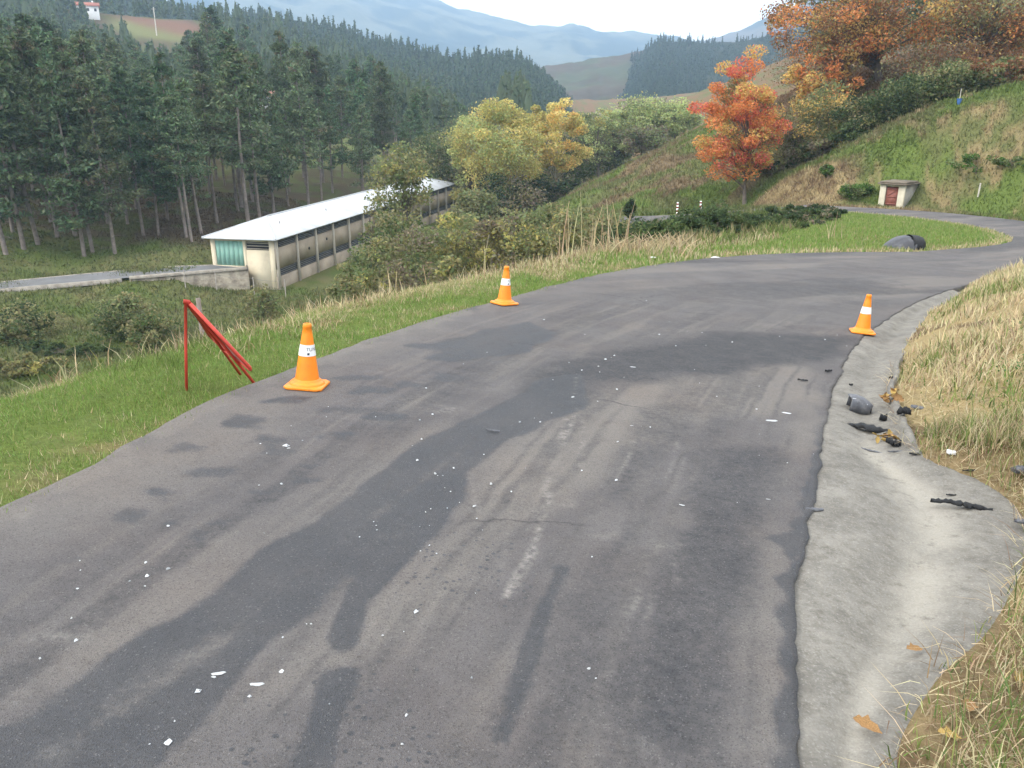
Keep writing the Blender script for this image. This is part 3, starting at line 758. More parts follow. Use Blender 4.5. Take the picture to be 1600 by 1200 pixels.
HR = hill('hill', [(880, 200, 900), (930, 178, 900), (968, 140, 900), (995, 96, 900), (1022, 68, 900), (1060, 64, 900), (1112, 66, 890), (1180, 62, 880), (1245, 46, 860), (1330, 14, 850), (1450, -34, 840)], .5, -20, DKG, (.05, .055, .03), 20, 90, 40, .04, 4)
HL = hill('hill', [(60, -90, 620), (160, -50, 620), (260, 5, 620), (330, 30, 615), (400, 24, 610), (500, 38, 600), (580, 60, 595), (640, 78, 590), (725, 92, 580), (800, 92, 570), (840, 116, 560), (870, 145, 550), (900, 180, 540)], .55, -14, DKG, (.05, .05, .03), 20, 110, 40, .04, 5)
# ------------------------------------------------------------------ the long shed below the road
def shed():
    m_wall = m_plain('shed_render_shaded', (.38, .315, .24), .9, .12, 1.2, bmp=.2, dirt=(.22, .18, .14), dirt_s=.6, dirt_lo=.45, dirt_hi=.72)  # shade of the long side put into the colour, darker than the front
    m_front = m_plain('shed_render_lit', (.68, .59, .43), .9, .06, .8, bmp=.2, dirt=(.48, .40, .29), dirt_s=.6, dirt_lo=.5, dirt_hi=.85)  # lit copy of the wall render, brightness of the front in its colour
    m_pil = m_plain('shed_pillar', (.42, .375, .31), .9, .12, 2, dirt=(.3, .27, .23), dirt_s=1.)
    m_roof = m_plain('roof_sheet', (.62, .635, .65), .55, .05, .4, spec=.3, dirt=(.50, .51, .52), dirt_s=.35, dirt_lo=.48, dirt_hi=.7)
    m_void = m_plain('dark_interior', (.03, .03, .032), .9, .1)
    m_slat = m_plain('louvre', (.20, .20, .20), .8, .15, 3)
    m_gate = m_plain('green_gate', (.27, .50, .41), .6, .06, 1.5, dirt=(.30, .46, .39), dirt_s=1.5)
    m_met = m_plain('dull_metal', (.28, .28, .28), .6, .2, 3)
    root = empty('livestock_shed', SHED_O, SHED_RZ)
    tag(root, 'long cream two-row shed with white hipped roof and pale green gate', 'shed')
    W, L, H = SHED_W, SHED_L, SHED_H
    nb = 14; bay = L / nb
    fl = H - 2.95                                              # level of the upper floor, where the gate is
    # long wall facing right, bay by bay, leaving the window openings
    w = MB()
    T = .22
    for i in range(nb):
        y0, y1 = i * bay, (i + 1) * bay
        ym, yl = (y0 + y1) / 2, bay
        for z0, z1 in ((-1.5, 1.2), (2.05, 4.2), (4.98, H)):
            w.box((-T / 2, ym, (z0 + z1) / 2), (T, yl - .002, z1 - z0))
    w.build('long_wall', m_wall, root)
    for i in range(nb + 1):
        MB().box((.03, min(max(i * bay, .17), L - .17), (H - 1.5) / 2), (.30, .26, H + 1.5)).build('pillar', m_pil, root)
    slat = MB()
    slat.box((0, 0, 0), (.09, bay - .34, .05), M=[[.8, 0, -.6], [0, 1, 0], [.6, 0, .8]])
    slat_me = slat.mesh('louvre_slat'); slat_me.materials.append(m_slat)
    for i in range(nb):
        for z0, z1 in ((1.2, 2.05), (4.2, 4.98)):
            win = MB().box((-.20, (i + .5) * bay, (z0 + z1) / 2), (.03, bay - .32, z1 - z0 - .004)).build('window', m_void, root)
            for k in range(4):
                o = link('slat', slat_me, None, win)
                o.location = (-.09, (i + .5) * bay, z0 + .12 + k * (z1 - z0 - .2) / 3.2)
    # other walls
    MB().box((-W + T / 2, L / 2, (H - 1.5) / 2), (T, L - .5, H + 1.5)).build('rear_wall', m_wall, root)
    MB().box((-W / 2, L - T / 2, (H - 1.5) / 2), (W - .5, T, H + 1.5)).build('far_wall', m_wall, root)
    f = MB()
    gx0, gx1 = -W + .50, -W + 3.75                             # gate opening
    lx0, lx1 = -W + 4.1, -W + 6.75
    f.box((gx0 - .25, T / 2, (H - 1.5) / 2), (.5, T, H + 1.5))
    f.box(((gx0 + gx1) / 2, T / 2, (fl - 1.5) / 2), (gx1 - gx0, T, fl + 1.5))
    f.box(((gx0 + gx1) / 2, T / 2, H - .16), (gx1 - gx0, T, .32))
    f.box(((gx1 + lx0) / 2, T / 2, (H - 1.5) / 2), (lx0 - gx1, T, H + 1.5))
    f.box(((lx0 + lx1) / 2, T / 2, (4.0 - 1.5) / 2), (lx1 - lx0, T, 4.0 + 1.5))
    f.box(((lx0 + lx1) / 2, T / 2, H - .16), (lx1 - lx0, T, .32))
    f.box(((lx1 - .14) / 2, T / 2, (H - 1.5) / 2), (-.14 - lx1, T, H + 1.5))
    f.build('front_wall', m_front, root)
    gt = MB()
    gw = (gx1 - gx0) / 6
    gt.box(((gx0 + gx1) / 2, .12, fl + 1.31), (gx1 - gx0 - .02, .04, 2.62))
    gt = gt.build('gate', m_gate, root)
    for k in range(6):
        MB().box((gx0 + gw * (k + .5), .085, fl + 1.31), (gw - .008, .03, 2.58)).build('gate_panel', m_gate, gt)
    fw = MB().box(((lx0 + lx1) / 2, .2, 4.44), (lx1 - lx0 - .004, .03, .87)).build('window', m_void, root)
    for k in range(3):
        MB().box(((lx0 + lx1) / 2, .09, 4.13 + k * .30), (lx1 - lx0 - .01, .10, .09)).build('slat', m_pil, fw)
    # hipped roof, thin sheet with fascia
    ov, rz, ya = .5, 1.55, 5.6
    xa, xb, y0, y1, e = -W - ov, ov, -ov - .2, L + ov, H + .06
    V = [(xa, y0, e), (xb, y0, e), (xb, y1, e), (xa, y1, e), (-W / 2, ya, e + rz), (-W / 2, L - ya, e + rz)]
    V2 = [(x, y, z - .10) for x, y, z in V]
    rf = MB(); rf.add(V + V2, [(1, 2, 5, 4), (3, 0, 4, 5), (7, 10, 11, 8), (9, 11, 10, 6), (0, 6, 7, 1), (1, 7, 8, 2), (2, 8, 9, 3), (3, 9, 6, 0)][:2] + [(0, 6, 7, 1), (1, 7, 8, 2), (2, 8, 9, 3), (3, 9, 6, 0), (6, 9, 8, 7)])
    rf.f3.append(np.array([(0, 1, 4), (2, 3, 5)]))
    rf = rf.build('roof', m_roof, root)
    rd = MB(); rd.tube([(-W / 2, ya, e + rz + .02), (-W / 2, L - ya, e + rz + .02)], .09, 6)
    for a in ((xa, y0), (xb, y0)):
        rd.tube([(a[0], a[1], e + .03), (-W / 2, ya, e + rz + .02)], .07, 6)
    rd.build('ridge_cap', m_roof, rf)
    for y in (5.0, 17, 30, 44):                                # little vents on the right-hand slope
        MB().tube([(-1.9, y, e + rz * .5), (-1.9, y, e + rz * .5 + .38)], .09, 8).build('roof_vent', m_met, rf)
    for i in (1, 2):                                          # round outlets high on the wall
        MB().tube([(-.02, (i + .62) * bay, 3.0 + .35 * i - .3), (.05, (i + .62) * bay, 3.0 + .35 * i - .3)], .17, 10).build('wall_outlet', m_void, root)
    MB().tube([(-W + 4.0, -.06, fl + .15), (-W + 4.0, -.06, -.4)], .05, 6).build('downpipe', m_met, root)
    return root, fl
SHED, SHED_FL = shed()
def shed_pt(x, y, z):
    c, s = math.cos(SHED_RZ), math.sin(SHED_RZ)
    return np.array([SHED_O[0] + x * c - y * s, SHED_O[1] + x * s + y * c, SHED_O[2] + z])

# access lane climbing to the gate, held by a stained wall on our side
g0 = shed_pt(-SHED_W + .1, -.05, SHED_FL - .02); g1 = shed_pt(-SHED_W + 4.1, -.05, SHED_FL - .02)
lane_n = [g0, g0 + np.array([-5, -.6, -.12]), g0 + np.array([-12, -3.0, -.35]), g0 + np.array([-22, -7, -.75]), g0 + np.array([-36, -12, -1.6]), g0 + np.array([-60, -20, -3.0])]
lane_f = [g1 + np.array([.2, -.6, 0]), g1 + np.array([-5.0, -2.6, -.12]), g1 + np.array([-12.5, -5.0, -.35]), g1 + np.array([-23.5, -8.7, -.75]), g1 + np.array([-38.5, -13.6, -1.6]), g1 + np.array([-62.5, -21.5, -3.0])]
A = catmull(lane_n, 60); B = catmull(lane_f, 60)
tq = np.linspace(0, 1, 7)
LX = A[:, None] * (1 - tq[None, :, None]) + B[:, None] * tq[None, :, None]
lm = MB()
k, l = LX.shape[:2]
ii, jj = np.meshgrid(np.arange(k - 1), np.arange(l - 1), indexing='ij')
FQ = np.stack([ii * l + jj, (ii + 1) * l + jj, (ii + 1) * l + jj + 1, ii * l + jj + 1], -1).reshape(-1, 4)
lm.add(LX.reshape(-1, 3), FQ)
m_lane = m_plain('lane_concrete', (.15, .15, .152), .9, .15, .8, dirt=(.13, .13, .13), dirt_s=.5)
lane = lm.build('access_lane', m_lane); tag(lane, kind='structure')
if lane.data.polygons[10].normal.z < 0: lane.data.flip_normals()
def ribbon_wall(top, thick, down, name, mat, parent=None, rise=0.):
    """a thick wall following a line on its top edge"""
    T = np.asarray(top, float)
    d = np.gradient(T[:, :2], axis=0); d /= np.linalg.norm(d, axis=1)[:, None]
    nrm = np.stack([d[:, 1], -d[:, 0], d[:, 0] * 0], 1) * thick
    up = np.array([0, 0, rise]); dn = np.array([0, 0, 1.]) * np.asarray(down)[:, None]
    n = len(T)
    V = np.vstack([T + up, T + nrm + up, T - dn, T + nrm - dn])
    F = []
    for i in range(n - 1):
        F += [(i, i + 1, n + i + 1, n + i), (n + i, n + i + 1, 3 * n + i + 1, 3 * n + i), (i, 2 * n + i, 2 * n + i + 1, i + 1)]
    F += [(0, n, 3 * n, 2 * n), (n - 1, 3 * n - 1, 4 * n - 1, 2 * n - 1)]
    m = MB(); m.add(V, F)
    return m.build(name, mat, parent)
rw = empty('retaining_wall', B[0])
tag(rw, 'stained cream retaining wall holding up the lane to the green gate', 'wall')
top = B[:22] - B[0]
wl_ = ribbon_wall(top, -.35, np.linspace(2.6, .9, 22), 'wall', m_plain('stained_wall', (.50, .43, .33), .9, .15, 1.2, dirt=(.22, .18, .14), dirt_s=.9, dirt_lo=.42, dirt_hi=.62), rw, 0.)
slab = ribbon_wall(top + np.array([0, 0, .05]), -.50, np.full(22, .16), 'coping', M['concrete'], rw, .10)
kerb = ribbon_wall(A[:40] - B[0], .2, np.full(40, .3), 'kerb', M['concrete'], rw, .05)
# bright strip of lane edge further left
for o_, a_ in ((None, B[22:45]),):
    k2 = ribbon_wall(a_, -.3, np.full(len(a_), .4), 'lane_kerb', M['concrete'], None, .02)
    tag(k2, 'pale concrete kerb edging the lane left of its retaining wall', 'kerb')

# sagging wire fence by the shed corner
fr = empty('wire_fence', shed_pt(-1.2, -3.0, -.2))
tag(fr, 'sagging wire fence on thin posts before the shed corner', 'fence')
fpts = [(-6.5, -1.2), (-3.5, -.9), (0, 0), (3.5, -1.0)]
m_post = m_plain('grey_post', (.30, .27, .23), .9, .2, 4)
tops = []
for fx, fy in fpts:
    w0 = np.array(fr.location) + np.array([fx, fy, 0])
    gz = h1(w0[0], w0[1]) - fr.location.z
    MB().tube([(fx, fy, gz - .2), (fx + .04, fy, gz + 1.9)], .05, 6).build('post', m_post, fr)
    tops.append((fx, fy, gz))
for hh in (.9, 1.75):
    for (a, b_) in zip(tops[:-1], tops[1:]):
        q = np.array([[a[0] + (b_[0] - a[0]) * t, a[1] + (b_[1] - a[1]) * t, a[2] + (b_[2] - a[2]) * t + hh - .25 * 4 * t * (1 - t) * .6] for t in np.linspace(0, 1, 7)])
        MB().tube(q, .018, 4).build('wire', m_post, fr)

# ------------------------------------------------------------------ small hut let into the bank
def hut():
    p = los(1390, 325, 58.5)
    gx, gy = p[0], p[1]; gz = p[2]
    root = empty('utility_hut', (gx, gy, gz), R(-46))
    tag(root, 'small cream hut with red door and mossy slab roof by the far road', 'hut')
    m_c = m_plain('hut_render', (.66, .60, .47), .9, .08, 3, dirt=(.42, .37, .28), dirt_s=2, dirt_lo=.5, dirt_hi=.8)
    m_s = m_plain('hut_render_shaded', (.34, .32, .28), .9, .2, 3, dirt=(.2, .18, .15))  # side walls painted grey for the shade they stand in
    m_d = m_plain('red_door', (.29, .10, .075), .7, .2, 5, dirt=(.17, .07, .05), dirt_s=3)
    m_r = m_plain('hut_roof', (.17, .14, .105), .95, .3, 4, bmp=.6, dirt=(.10, .09, .06), dirt_s=3)
    w, d, h = 1.75, 2.2, 1.62
    MB().box((-w / 2 + .21, .1, h / 2 - .15), (.42, .2, h + .3)).build('front_pier', m_c, root, bevel=.02)
    MB().box((w / 2 - .23, .1, h / 2 - .15), (.46, .2, h + .3)).build('front_pier', m_c, root, bevel=.02)
    MB().box((0, .1, h - .06), (w - .9, .19, .12)).build('lintel', m_c, root)
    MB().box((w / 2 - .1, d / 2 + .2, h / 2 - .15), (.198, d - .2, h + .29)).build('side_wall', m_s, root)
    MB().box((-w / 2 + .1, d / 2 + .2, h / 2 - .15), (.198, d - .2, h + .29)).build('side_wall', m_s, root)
    door = empty('door', (0, 0, 0)); door.parent = root
    door = MB().box((0, .14, h / 2 - .13), (w - .89, .04, h - .1)).build('door', m_d, root)
    bpy.data.objects.remove([o for o in root.children if o.type == 'EMPTY'][0])
    for zz in (.28, .78, 1.3):
        MB().box((0, .105, zz), (w - .92, .03, .09)).build('door_rail', m_d, door)
    ang = MB(); ang.tube([(-.36, .10, .82), (.36, .10, 1.28)], .035, 4); ang.build('door_brace', m_d, door)
    # two slabs with uneven rims, sloping back
    for k, (z0, ex) in enumerate(((h + .02, .20), (h + .12, .08))):
        P = []
        for t in np.linspace(0, 2 * math.pi, 28, endpoint=False):
            x = max(-1, min(1, 1.35 * math.cos(t))) * (w / 2 + ex); y = d / 2 + max(-1, min(1, 1.35 * math.sin(t))) * (d / 2 + ex + .1)
            P.append((x + random.uniform(-.05, .05), y + random.uniform(-.05, .05)))
        o = MB().prism(P, z0, z0 + .085).build('roof_slab', m_r, root)
hut()

# red and white marker posts on the far road
m_white = m_plain('white_paint', (.80, .79, .76), .5, .06, 6)
m_red = m_plain('red_paint', (.60, .05, .03), .5, .1, 6)
m_dark = m_plain('dark_plastic', (.018, .019, .021), .68, .3, 20, bmp=.3, spec=.25)
for k, (px, py, nm) in enumerate(((1058, 333, 'left'), (1094, 331, 'right'))):
    p = los(px, py, 61.5); z = h1(p[0], p[1])
    zt = los(px, py - 17, 61.5)[2]
    r = empty('marker_post', (p[0], p[1], z))
    tag(r, 'red and white banded marker post beyond the dark brambles, %s one of the pair' % nm, 'marker post', 'marker posts by the far road')
    hgt = zt - z
    MB().tube([(0, 0, -.2), (0, 0, hgt)], .075, 8).build('post', m_white, r)
    for q in range(4):
        MB().tube([(0, 0, hgt - .08 - q * .25), (0, 0, hgt - .19 - q * .25)], .079, 8).build('red_band', m_red, r)

# ------------------------------------------------------------------ houses on the far slope
def house(p, rz, size, label, roofc=(.33, .12, .08)):
    w, d, h = size
    root = empty('farmhouse', p, rz)
    tag(root, label, 'house')
    mw = m_plain('house_white', (.82, .80, .77), .8, .05, .5); mr_ = m_plain('house_tiles', roofc, .85, .2, .8); mk = m_plain('house_glass', (.05, .05, .055), .3, .1)
    m = MB(); m.box((0, 0, h / 2 - 3), (w, d, h + 6))
    m.add([(-w / 2, -d / 2, h), (-w / 2, d / 2, h), (-w / 2, 0, h + d * .2), (w / 2, -d / 2, h), (w / 2, d / 2, h), (w / 2, 0, h + d * .2)], [(0, 1, 2), (3, 5, 4)])
    m.build('wall', mw, root)
    e = .6; zr = h + d * .2 + .15
    rf = MB(); s = d * .2 / (d / 2)
    for sg in (-1, 1):
        y1 = sg * (d / 2 + e); z1 = h - e * s + .15
        V = [(-w / 2 - e, y1, z1), (w / 2 + e, y1, z1), (w / 2 + e, 0, zr), (-w / 2 - e, 0, zr)]
        rf.add(V + [(x, y, z + .25) for x, y, z in V], [(0, 1, 2, 3), (4, 5, 6, 7), (0, 1, 5, 4), (1, 2, 6, 5), (2, 3, 7, 6), (3, 0, 4, 7)])
    r = rf.build('roof', mr_, root)
    MB().box((w * .25, d * .12, zr + .3), (.8, .8, 1.4)).build('chimney', mw, r)
    for k in range(int(w // 3)):
        for zz in (1.2, 3.9):
            if zz + 1.3 < h: MB().box((-w / 2 + 1.6 + k * 3, -d / 2 - .01, zz + .6), (1.0, .06, 1.2)).build('window', mk, root)
p = los(138, 20, 398); house((p[0], p[1], p[2] - .8), R(25), (9, 7, 3.4), 'white farmhouse with red roof high on the hillside at upper left')
p = los(287, 172, 188); house((p[0], p[1], p[2] - 1.2), R(-8), (6, 5, 2.6), 'low white house half hidden behind pines left of the shed roof', (.6, .6, .6))
p = los(407, 162, 200); house((p[0], p[1], p[2] - 1.6), R(12), (6, 5, 3.2), 'white house with rusty red roof glimpsed through pines above the shed', (.32, .14, .09))
p = los(243, 42, 392); zz = h1(p[0], p[1])
up = empty('utility_pole', (p[0], p[1], zz)); tag(up, 'pale pole standing on the reddish field near the hillside farmhouse', 'pole')
MB().tube([(0, 0, -1), (.2, 0, los(243, 11, 392)[2] - zz)], [.28, .2], 6).build('pole', M['palebark'], up)
MB().box((.2, 0, los(243, 11, 392)[2] - zz - .8), (2.0, .2, .2)).build('cross_arm', M['palebark'], up)
# ------------------------------------------------------------------ foliage builders
def unit(v): return v / (np.linalg.norm(v, axis=-1, keepdims=True) + 1e-9)
def leaf_quads(mb, C, size, col, elong=.6, flat=0.):
    """one small diamond face for each leaf or spray"""
    n = len(C)
    a = unit(rng.normal(size=(n, 3)) * np.array([1, 1, 1 - flat * .8]))
    b_ = unit(np.cross(a, rng.normal(size=(n, 3))))
    s = np.broadcast_to(np.asarray(size, float), (n,))[:, None]
    V = np.stack([C - a * s, C - b_ * s * elong, C + a * s, C + b_ * s * elong], 1).reshape(-1, 3)
    F = np.arange(4 * n).reshape(n, 4)
    mb.add(V, F, np.repeat(col, 4, 0))
def tint(base, n, var=.25, hue=.12):
    c = np.asarray(base, float) * (1 + rng.uniform(-var, var, (n, 1)))
    return np.clip(c * (1 + rng.uniform(-hue, hue, (n, 3))), 0, 1)

def pine_meshes(k, lod=1.0):
    """tall plantation pine, 1 unit = 1 m, about 26 m; bare lower trunk, whorled boughs"""
    H = 23.5 * rng.uniform(.93, 1.07); cb = (.16, .30, .40, .24, .46, .34, .20)[k % 7] * rng.uniform(.9, 1.1)
    lean = rng.normal(0, .010, 2)
    hz = np.linspace(0, 1, 9)
    axis = np.stack([lean[0] * H * hz + .25 * np.sin(hz * 3 + k), lean[1] * H * hz + .2 * np.sin(hz * 4 + 2 * k), hz * H], 1)
    axis[:, :2] -= axis[0, :2]
    tr = MB(); tr.tube(axis, .21 * (1 - hz) ** .8 + .035, 7)
    def ax(h): return np.stack([np.interp(h, hz, axis[:, j]) for j in range(3)], -1)
    cr = MB()
    nb = int(92 * lod)
    hs = np.sort(cb + (1 - cb) * rng.uniform(0, 1, nb) ** .85)
    for h in hs:
        f = (h - cb) / (1 - cb)
        L = (4.1 * (1 - f) ** .75 * (.35 + .65 * min(1, f * 4 + .25)) + .5) * rng.uniform(.6, 1.15)
        az = rng.uniform(0, 2 * math.pi); el = rng.uniform(-.1, .25) + .5 * f
        d = np.array([math.cos(az) * math.cos(el), math.sin(az) * math.cos(el), math.sin(el)])
        p0 = ax(h)
        end = p0 + d * L; mid = p0 + d * L * .55 + np.array([0, 0, -.05 * L])
        cr.tube([p0, mid, end], [.05, .035, .012], 3, (.09, .07, .05), False)
        ns = int((18 + 12 * L) * lod)
        t = rng.uniform(.22, 1.05, ns) ** .8
        spread = .13 * L + .16
        C = p0 + d * (L * t)[:, None] + rng.normal(0, 1, (ns, 3)) * np.array([spread, spread, spread * .55]) * (1.1 - .5 * t)[:, None]
        C[:, 2] -= .12 * L * np.sin(t * 2.5) * .3
        leaf_quads(cr, C, rng.uniform(.16, .40, ns) / lod ** .4, tint((.118, .16, .082) if rng.uniform() > .06 else (.16, .15, .085), ns, .4, .15), .38)
    for h in rng.uniform(.05, cb, 9):                           # dead snags on the bare stem
        az = rng.uniform(0, 6.28); L = rng.uniform(.5, 1.9); p0 = ax(h)
        tr.tube([p0, p0 + np.array([math.cos(az) * L, math.sin(az) * L, .1 * L - .25])], [.03, .01], 3)
    return tr.mesh('pine_trunk', True), cr.mesh('pine_crown'), H
PINES = [pine_meshes(k) for k in range(7)]
for a, b_, h in PINES:
    a.materials.append(M['pinebark']); b_.materials.append(M['needle'])
def skyline(px):                                              # how high the near trees stand against the far slope
    return np.interp(px, [-200, 0, 85, 98, 170, 195, 206, 284, 300, 440, 500, 600, 700, 760], [-160, -60, -20, 28, 30, 10, 58, 60, -10, 10, 36, 80, 130, 180])
def to_px(x, y, z):
    f = y * CP - (z - CAM_H) * SP; u = y * SP + (z - CAM_H) * CP
    return 800 + FPX * x / f, 600 - FPX * u / f
def fit_top(x, y, z0, s, H):
    low = abs(random.gauss(0, 50))
    for _ in range(14):
        px, py = to_px(x, y, z0 + s * H)
        if px > 780 or py >= skyline(px) + low: break
        s *= .95
    return s
def pine(x, y, s, k, label, group, sink=.3):
    tm, cm, H = PINES[k % len(PINES)]
    z0 = h1(x, y); s = fit_top(x, y, z0, s, H)
    if s < .42: return None
    r = empty('pine_tree', (x, y, z0 - sink), random.uniform(0, 6.28))
    r.scale = (s * random.uniform(.9, 1.15),) * 2 + (s,)
    r.rotation_euler = (random.gauss(0, .018), random.gauss(0, .018), random.uniform(0, 6.28))
    tag(r, label, 'tree', group)
    link('trunk', tm, None, r); link('crown', cm, None, r)
    return r

FRONT = [(132, 402), (60, 382), (38, 392), (180, 398), (118, 370), (145, 395), (225, 370), (248, 368), (292, 374), (300, 380), (315, 365), (340, 350), (372, 330), (20, 365),
         (10, 400), (80, 350), (200, 352), (262, 345), (395, 318), (425, 306), (452, 300), (478, 292), (505, 286), (90, 372), (535, 278), (168, 350), (560, 270)]
placed = []
ORD = 'first second third fourth fifth sixth seventh eighth ninth tenth eleventh twelfth thirteenth fourteenth fifteenth sixteenth seventeenth eighteenth nineteenth twentieth twenty-first twenty-second twenty-third twenty-fourth twenty-fifth twenty-sixth twenty-seventh'.split()
for k, (px, py) in enumerate(sorted(FRONT)):
    p = hit(px, py)
    if p[1] < 84: p = np.array(los(px, py, 90))
    placed.append((p[0], p[1]))
    pine(p[0], p[1], random.uniform(.88, 1.08), k, 'tall bare-trunked pine at the front of the wood, %s from the left edge' % ORD[k], 'front row of the pine wood')
def keep_clear(x, y):
    lx, ly = shed_local(x, y)
    if lx > -SHED_W - 5 and ly < SHED_L + 10: return True
    px = 800 + FPX * x / (y * CP)
    if math.hypot((x + 45) / 14, (y - 205) / 40) < 1: return True
    for hx, hy in ((-74, 188), (-60, 200)):                     # glimpses of the two low houses
        if y < hy + 6 and abs(x / y - hx / hy) < .010 and y > 120: return True
        if math.hypot(x - hx, y - hy) < 7: return True
    return False
tries = 0
while len(placed) < 285 and tries < 20000:
    tries += 1
    y = 90 + 175 * random.random() ** 1.15; x = random.uniform(-.80 * y, -.02 * y - 6)
    if y < 92 - .06 * x * 0 and x > -60: continue
    if keep_clear(x, y): continue
    if any((x - a) ** 2 + (y - b_) ** 2 < (5.2 if y < 150 else 6.4) ** 2 for a, b_ in placed): continue
    if pine(x, y, random.uniform(.72, 1.08), random.randrange(7), 'dark green pine inside the dense wood on the opposite hillside', 'pines of the hillside wood') is not None: placed.append((x, y))

# woods too far to count: one mass of simple conifers
def mini_pines(mb, P, hgt, col, sides=5):
    """stacked ragged skirts on a thin stem"""
    n = len(P)
    for lev, (z0, z1, r) in enumerate(((.22, .62, .165), (.42, .82, .125), (.62, 1.03, .085))):
        a = np.linspace(0, 2 * math.pi, sides, endpoint=False)[None] + rng.uniform(0, 6.28, (n, 1))
        rad = r * hgt[:, None] * rng.uniform(.65, 1.35, (n, sides))
        zz = (z0 + rng.uniform(-.05, .05, (n, sides))) * hgt[:, None]
        ring = np.stack([P[:, 0:1] + rad * np.cos(a), P[:, 1:2] + rad * np.sin(a), P[:, 2:3] + zz], -1)
        tip = np.stack([P[:, 0] + rng.normal(0, .01, n) * hgt, P[:, 1], P[:, 2] + z1 * hgt], -1)[:, None]
        V = np.concatenate([ring, tip], 1).reshape(-1, 3)
        base = (np.arange(n) * (sides + 1))[:, None, None]
        F = np.array([[j, (j + 1) % sides, sides] for j in range(sides)])[None] + base
        mb.add(V, F.reshape(-1, 3), np.repeat(col * rng.uniform(.75, 1.25, (n, 1)), sides + 1, 0))
def scatter_grid(XYZ, n, zmin=-1e9, dens=None):
    X, Y, Z = XYZ
    i = rng.integers(0, X.shape[0] - 1, n * 3); j = (rng.uniform(0, 1, n * 3) ** .9 * (X.shape[1] - 1)).astype(int)
    u, v = rng.uniform(0, 1, (2, n * 3))
    def L(Q): return Q[i, j] * (1 - u) * (1 - v) + Q[i + 1, j] * u * (1 - v) + Q[i, j + 1] * (1 - u) * v + Q[i + 1, j + 1] * u * v
    P = np.stack([L(X), L(Y), L(Z)], -1)
    if dens is not None: P = P[dens(P)]
    return P[:n]
X_ = lambda q: (q[0], q[1], q[2])
fw = MB()
ff = MB()
# upper part of the near hillside, sprays of needles on every tree
far_pts = []
for _ in range(9000):
    y = 225 + 230 * random.random(); x = random.uniform(-.85 * y, .02 * y)
    if math.hypot(x + 164, y - 405) < 30 or keep_clear(x, y): continue
    if y < 400 and abs(x / y + .41) < .07 and y > 340: continue
    if random.random() < .30: far_pts.append((x, y))
far_pts = np.array(far_pts)
fz = height(far_pts[:, 0], far_pts[:, 1], False)
FP = np.c_[far_pts, fz]
hh = np.array([fit_top(x, y, z, rng.uniform(15, 22), 1.0) for x, y, z in FP])
FP = FP[hh > 7]; hh = hh[hh > 7]
mini_pines(fw, FP, hh, np.array([[.09, .12, .065]]), 6)
for part in (FP,):
    rep = 34
    C = np.repeat(part, rep, 0); H_ = np.repeat(hh, rep)
    t = rng.uniform(.25, 1, len(C)); a = rng.uniform(0, 6.28, len(C)); rd = (1.02 - t) * .24 * H_ * rng.uniform(.5, 1.05, len(C)) + .2
    C = C + np.stack([np.cos(a) * rd, np.sin(a) * rd, t * H_], -1)
    leaf_quads(fw, C, rng.uniform(.45, 1.0, len(C)), tint((.105, .14, .072), len(C), .4, .15), .45)
fo = fw.build('hillside_wood', M['leaf'])
tag(fo, 'dark conifer wood filling the upper hillside on the left', 'woodland', None, 'stuff')
PL_ = scatter_grid(HL, 6500)
PR_ = scatter_grid(HR, 3600)
PB_ = scatter_grid(HB, 420, dens=lambda P: fbm(P[:, 0] * .012, P[:, 1] * .012, 3, 201) > .56)
for P, lo, hi, c in ((PL_, 6, 10.5, (.075, .105, .06)), (PR_, 6, 11, (.05, .075, .045)), (PB_, 8, 15, (.035, .048, .025))):
    h_ = rng.uniform(lo, hi, len(P)); P = P - np.array([0, 0, 1.5])
    mini_pines(ff, P, h_, np.array([c]), 5)
    rep = 12
    C = np.repeat(P, rep, 0); H_ = np.repeat(h_, rep); t = rng.uniform(.25, 1, len(C)); a = rng.uniform(0, 6.28, len(C)); rd = (1.02 - t) * .24 * H_ * rng.uniform(.5, 1.05, len(C)) + .2
    leaf_quads(ff, C + np.stack([np.cos(a) * rd, np.sin(a) * rd, t * H_], -1), rng.uniform(.5, 1.1, len(C)), tint(c, len(C), .4, .15), .5)
fo = ff.build('distant_wood', M['leaf'])
tag(fo, 'hazy blue-green woods on the far hills down the valley', 'woodland', None, 'stuff')

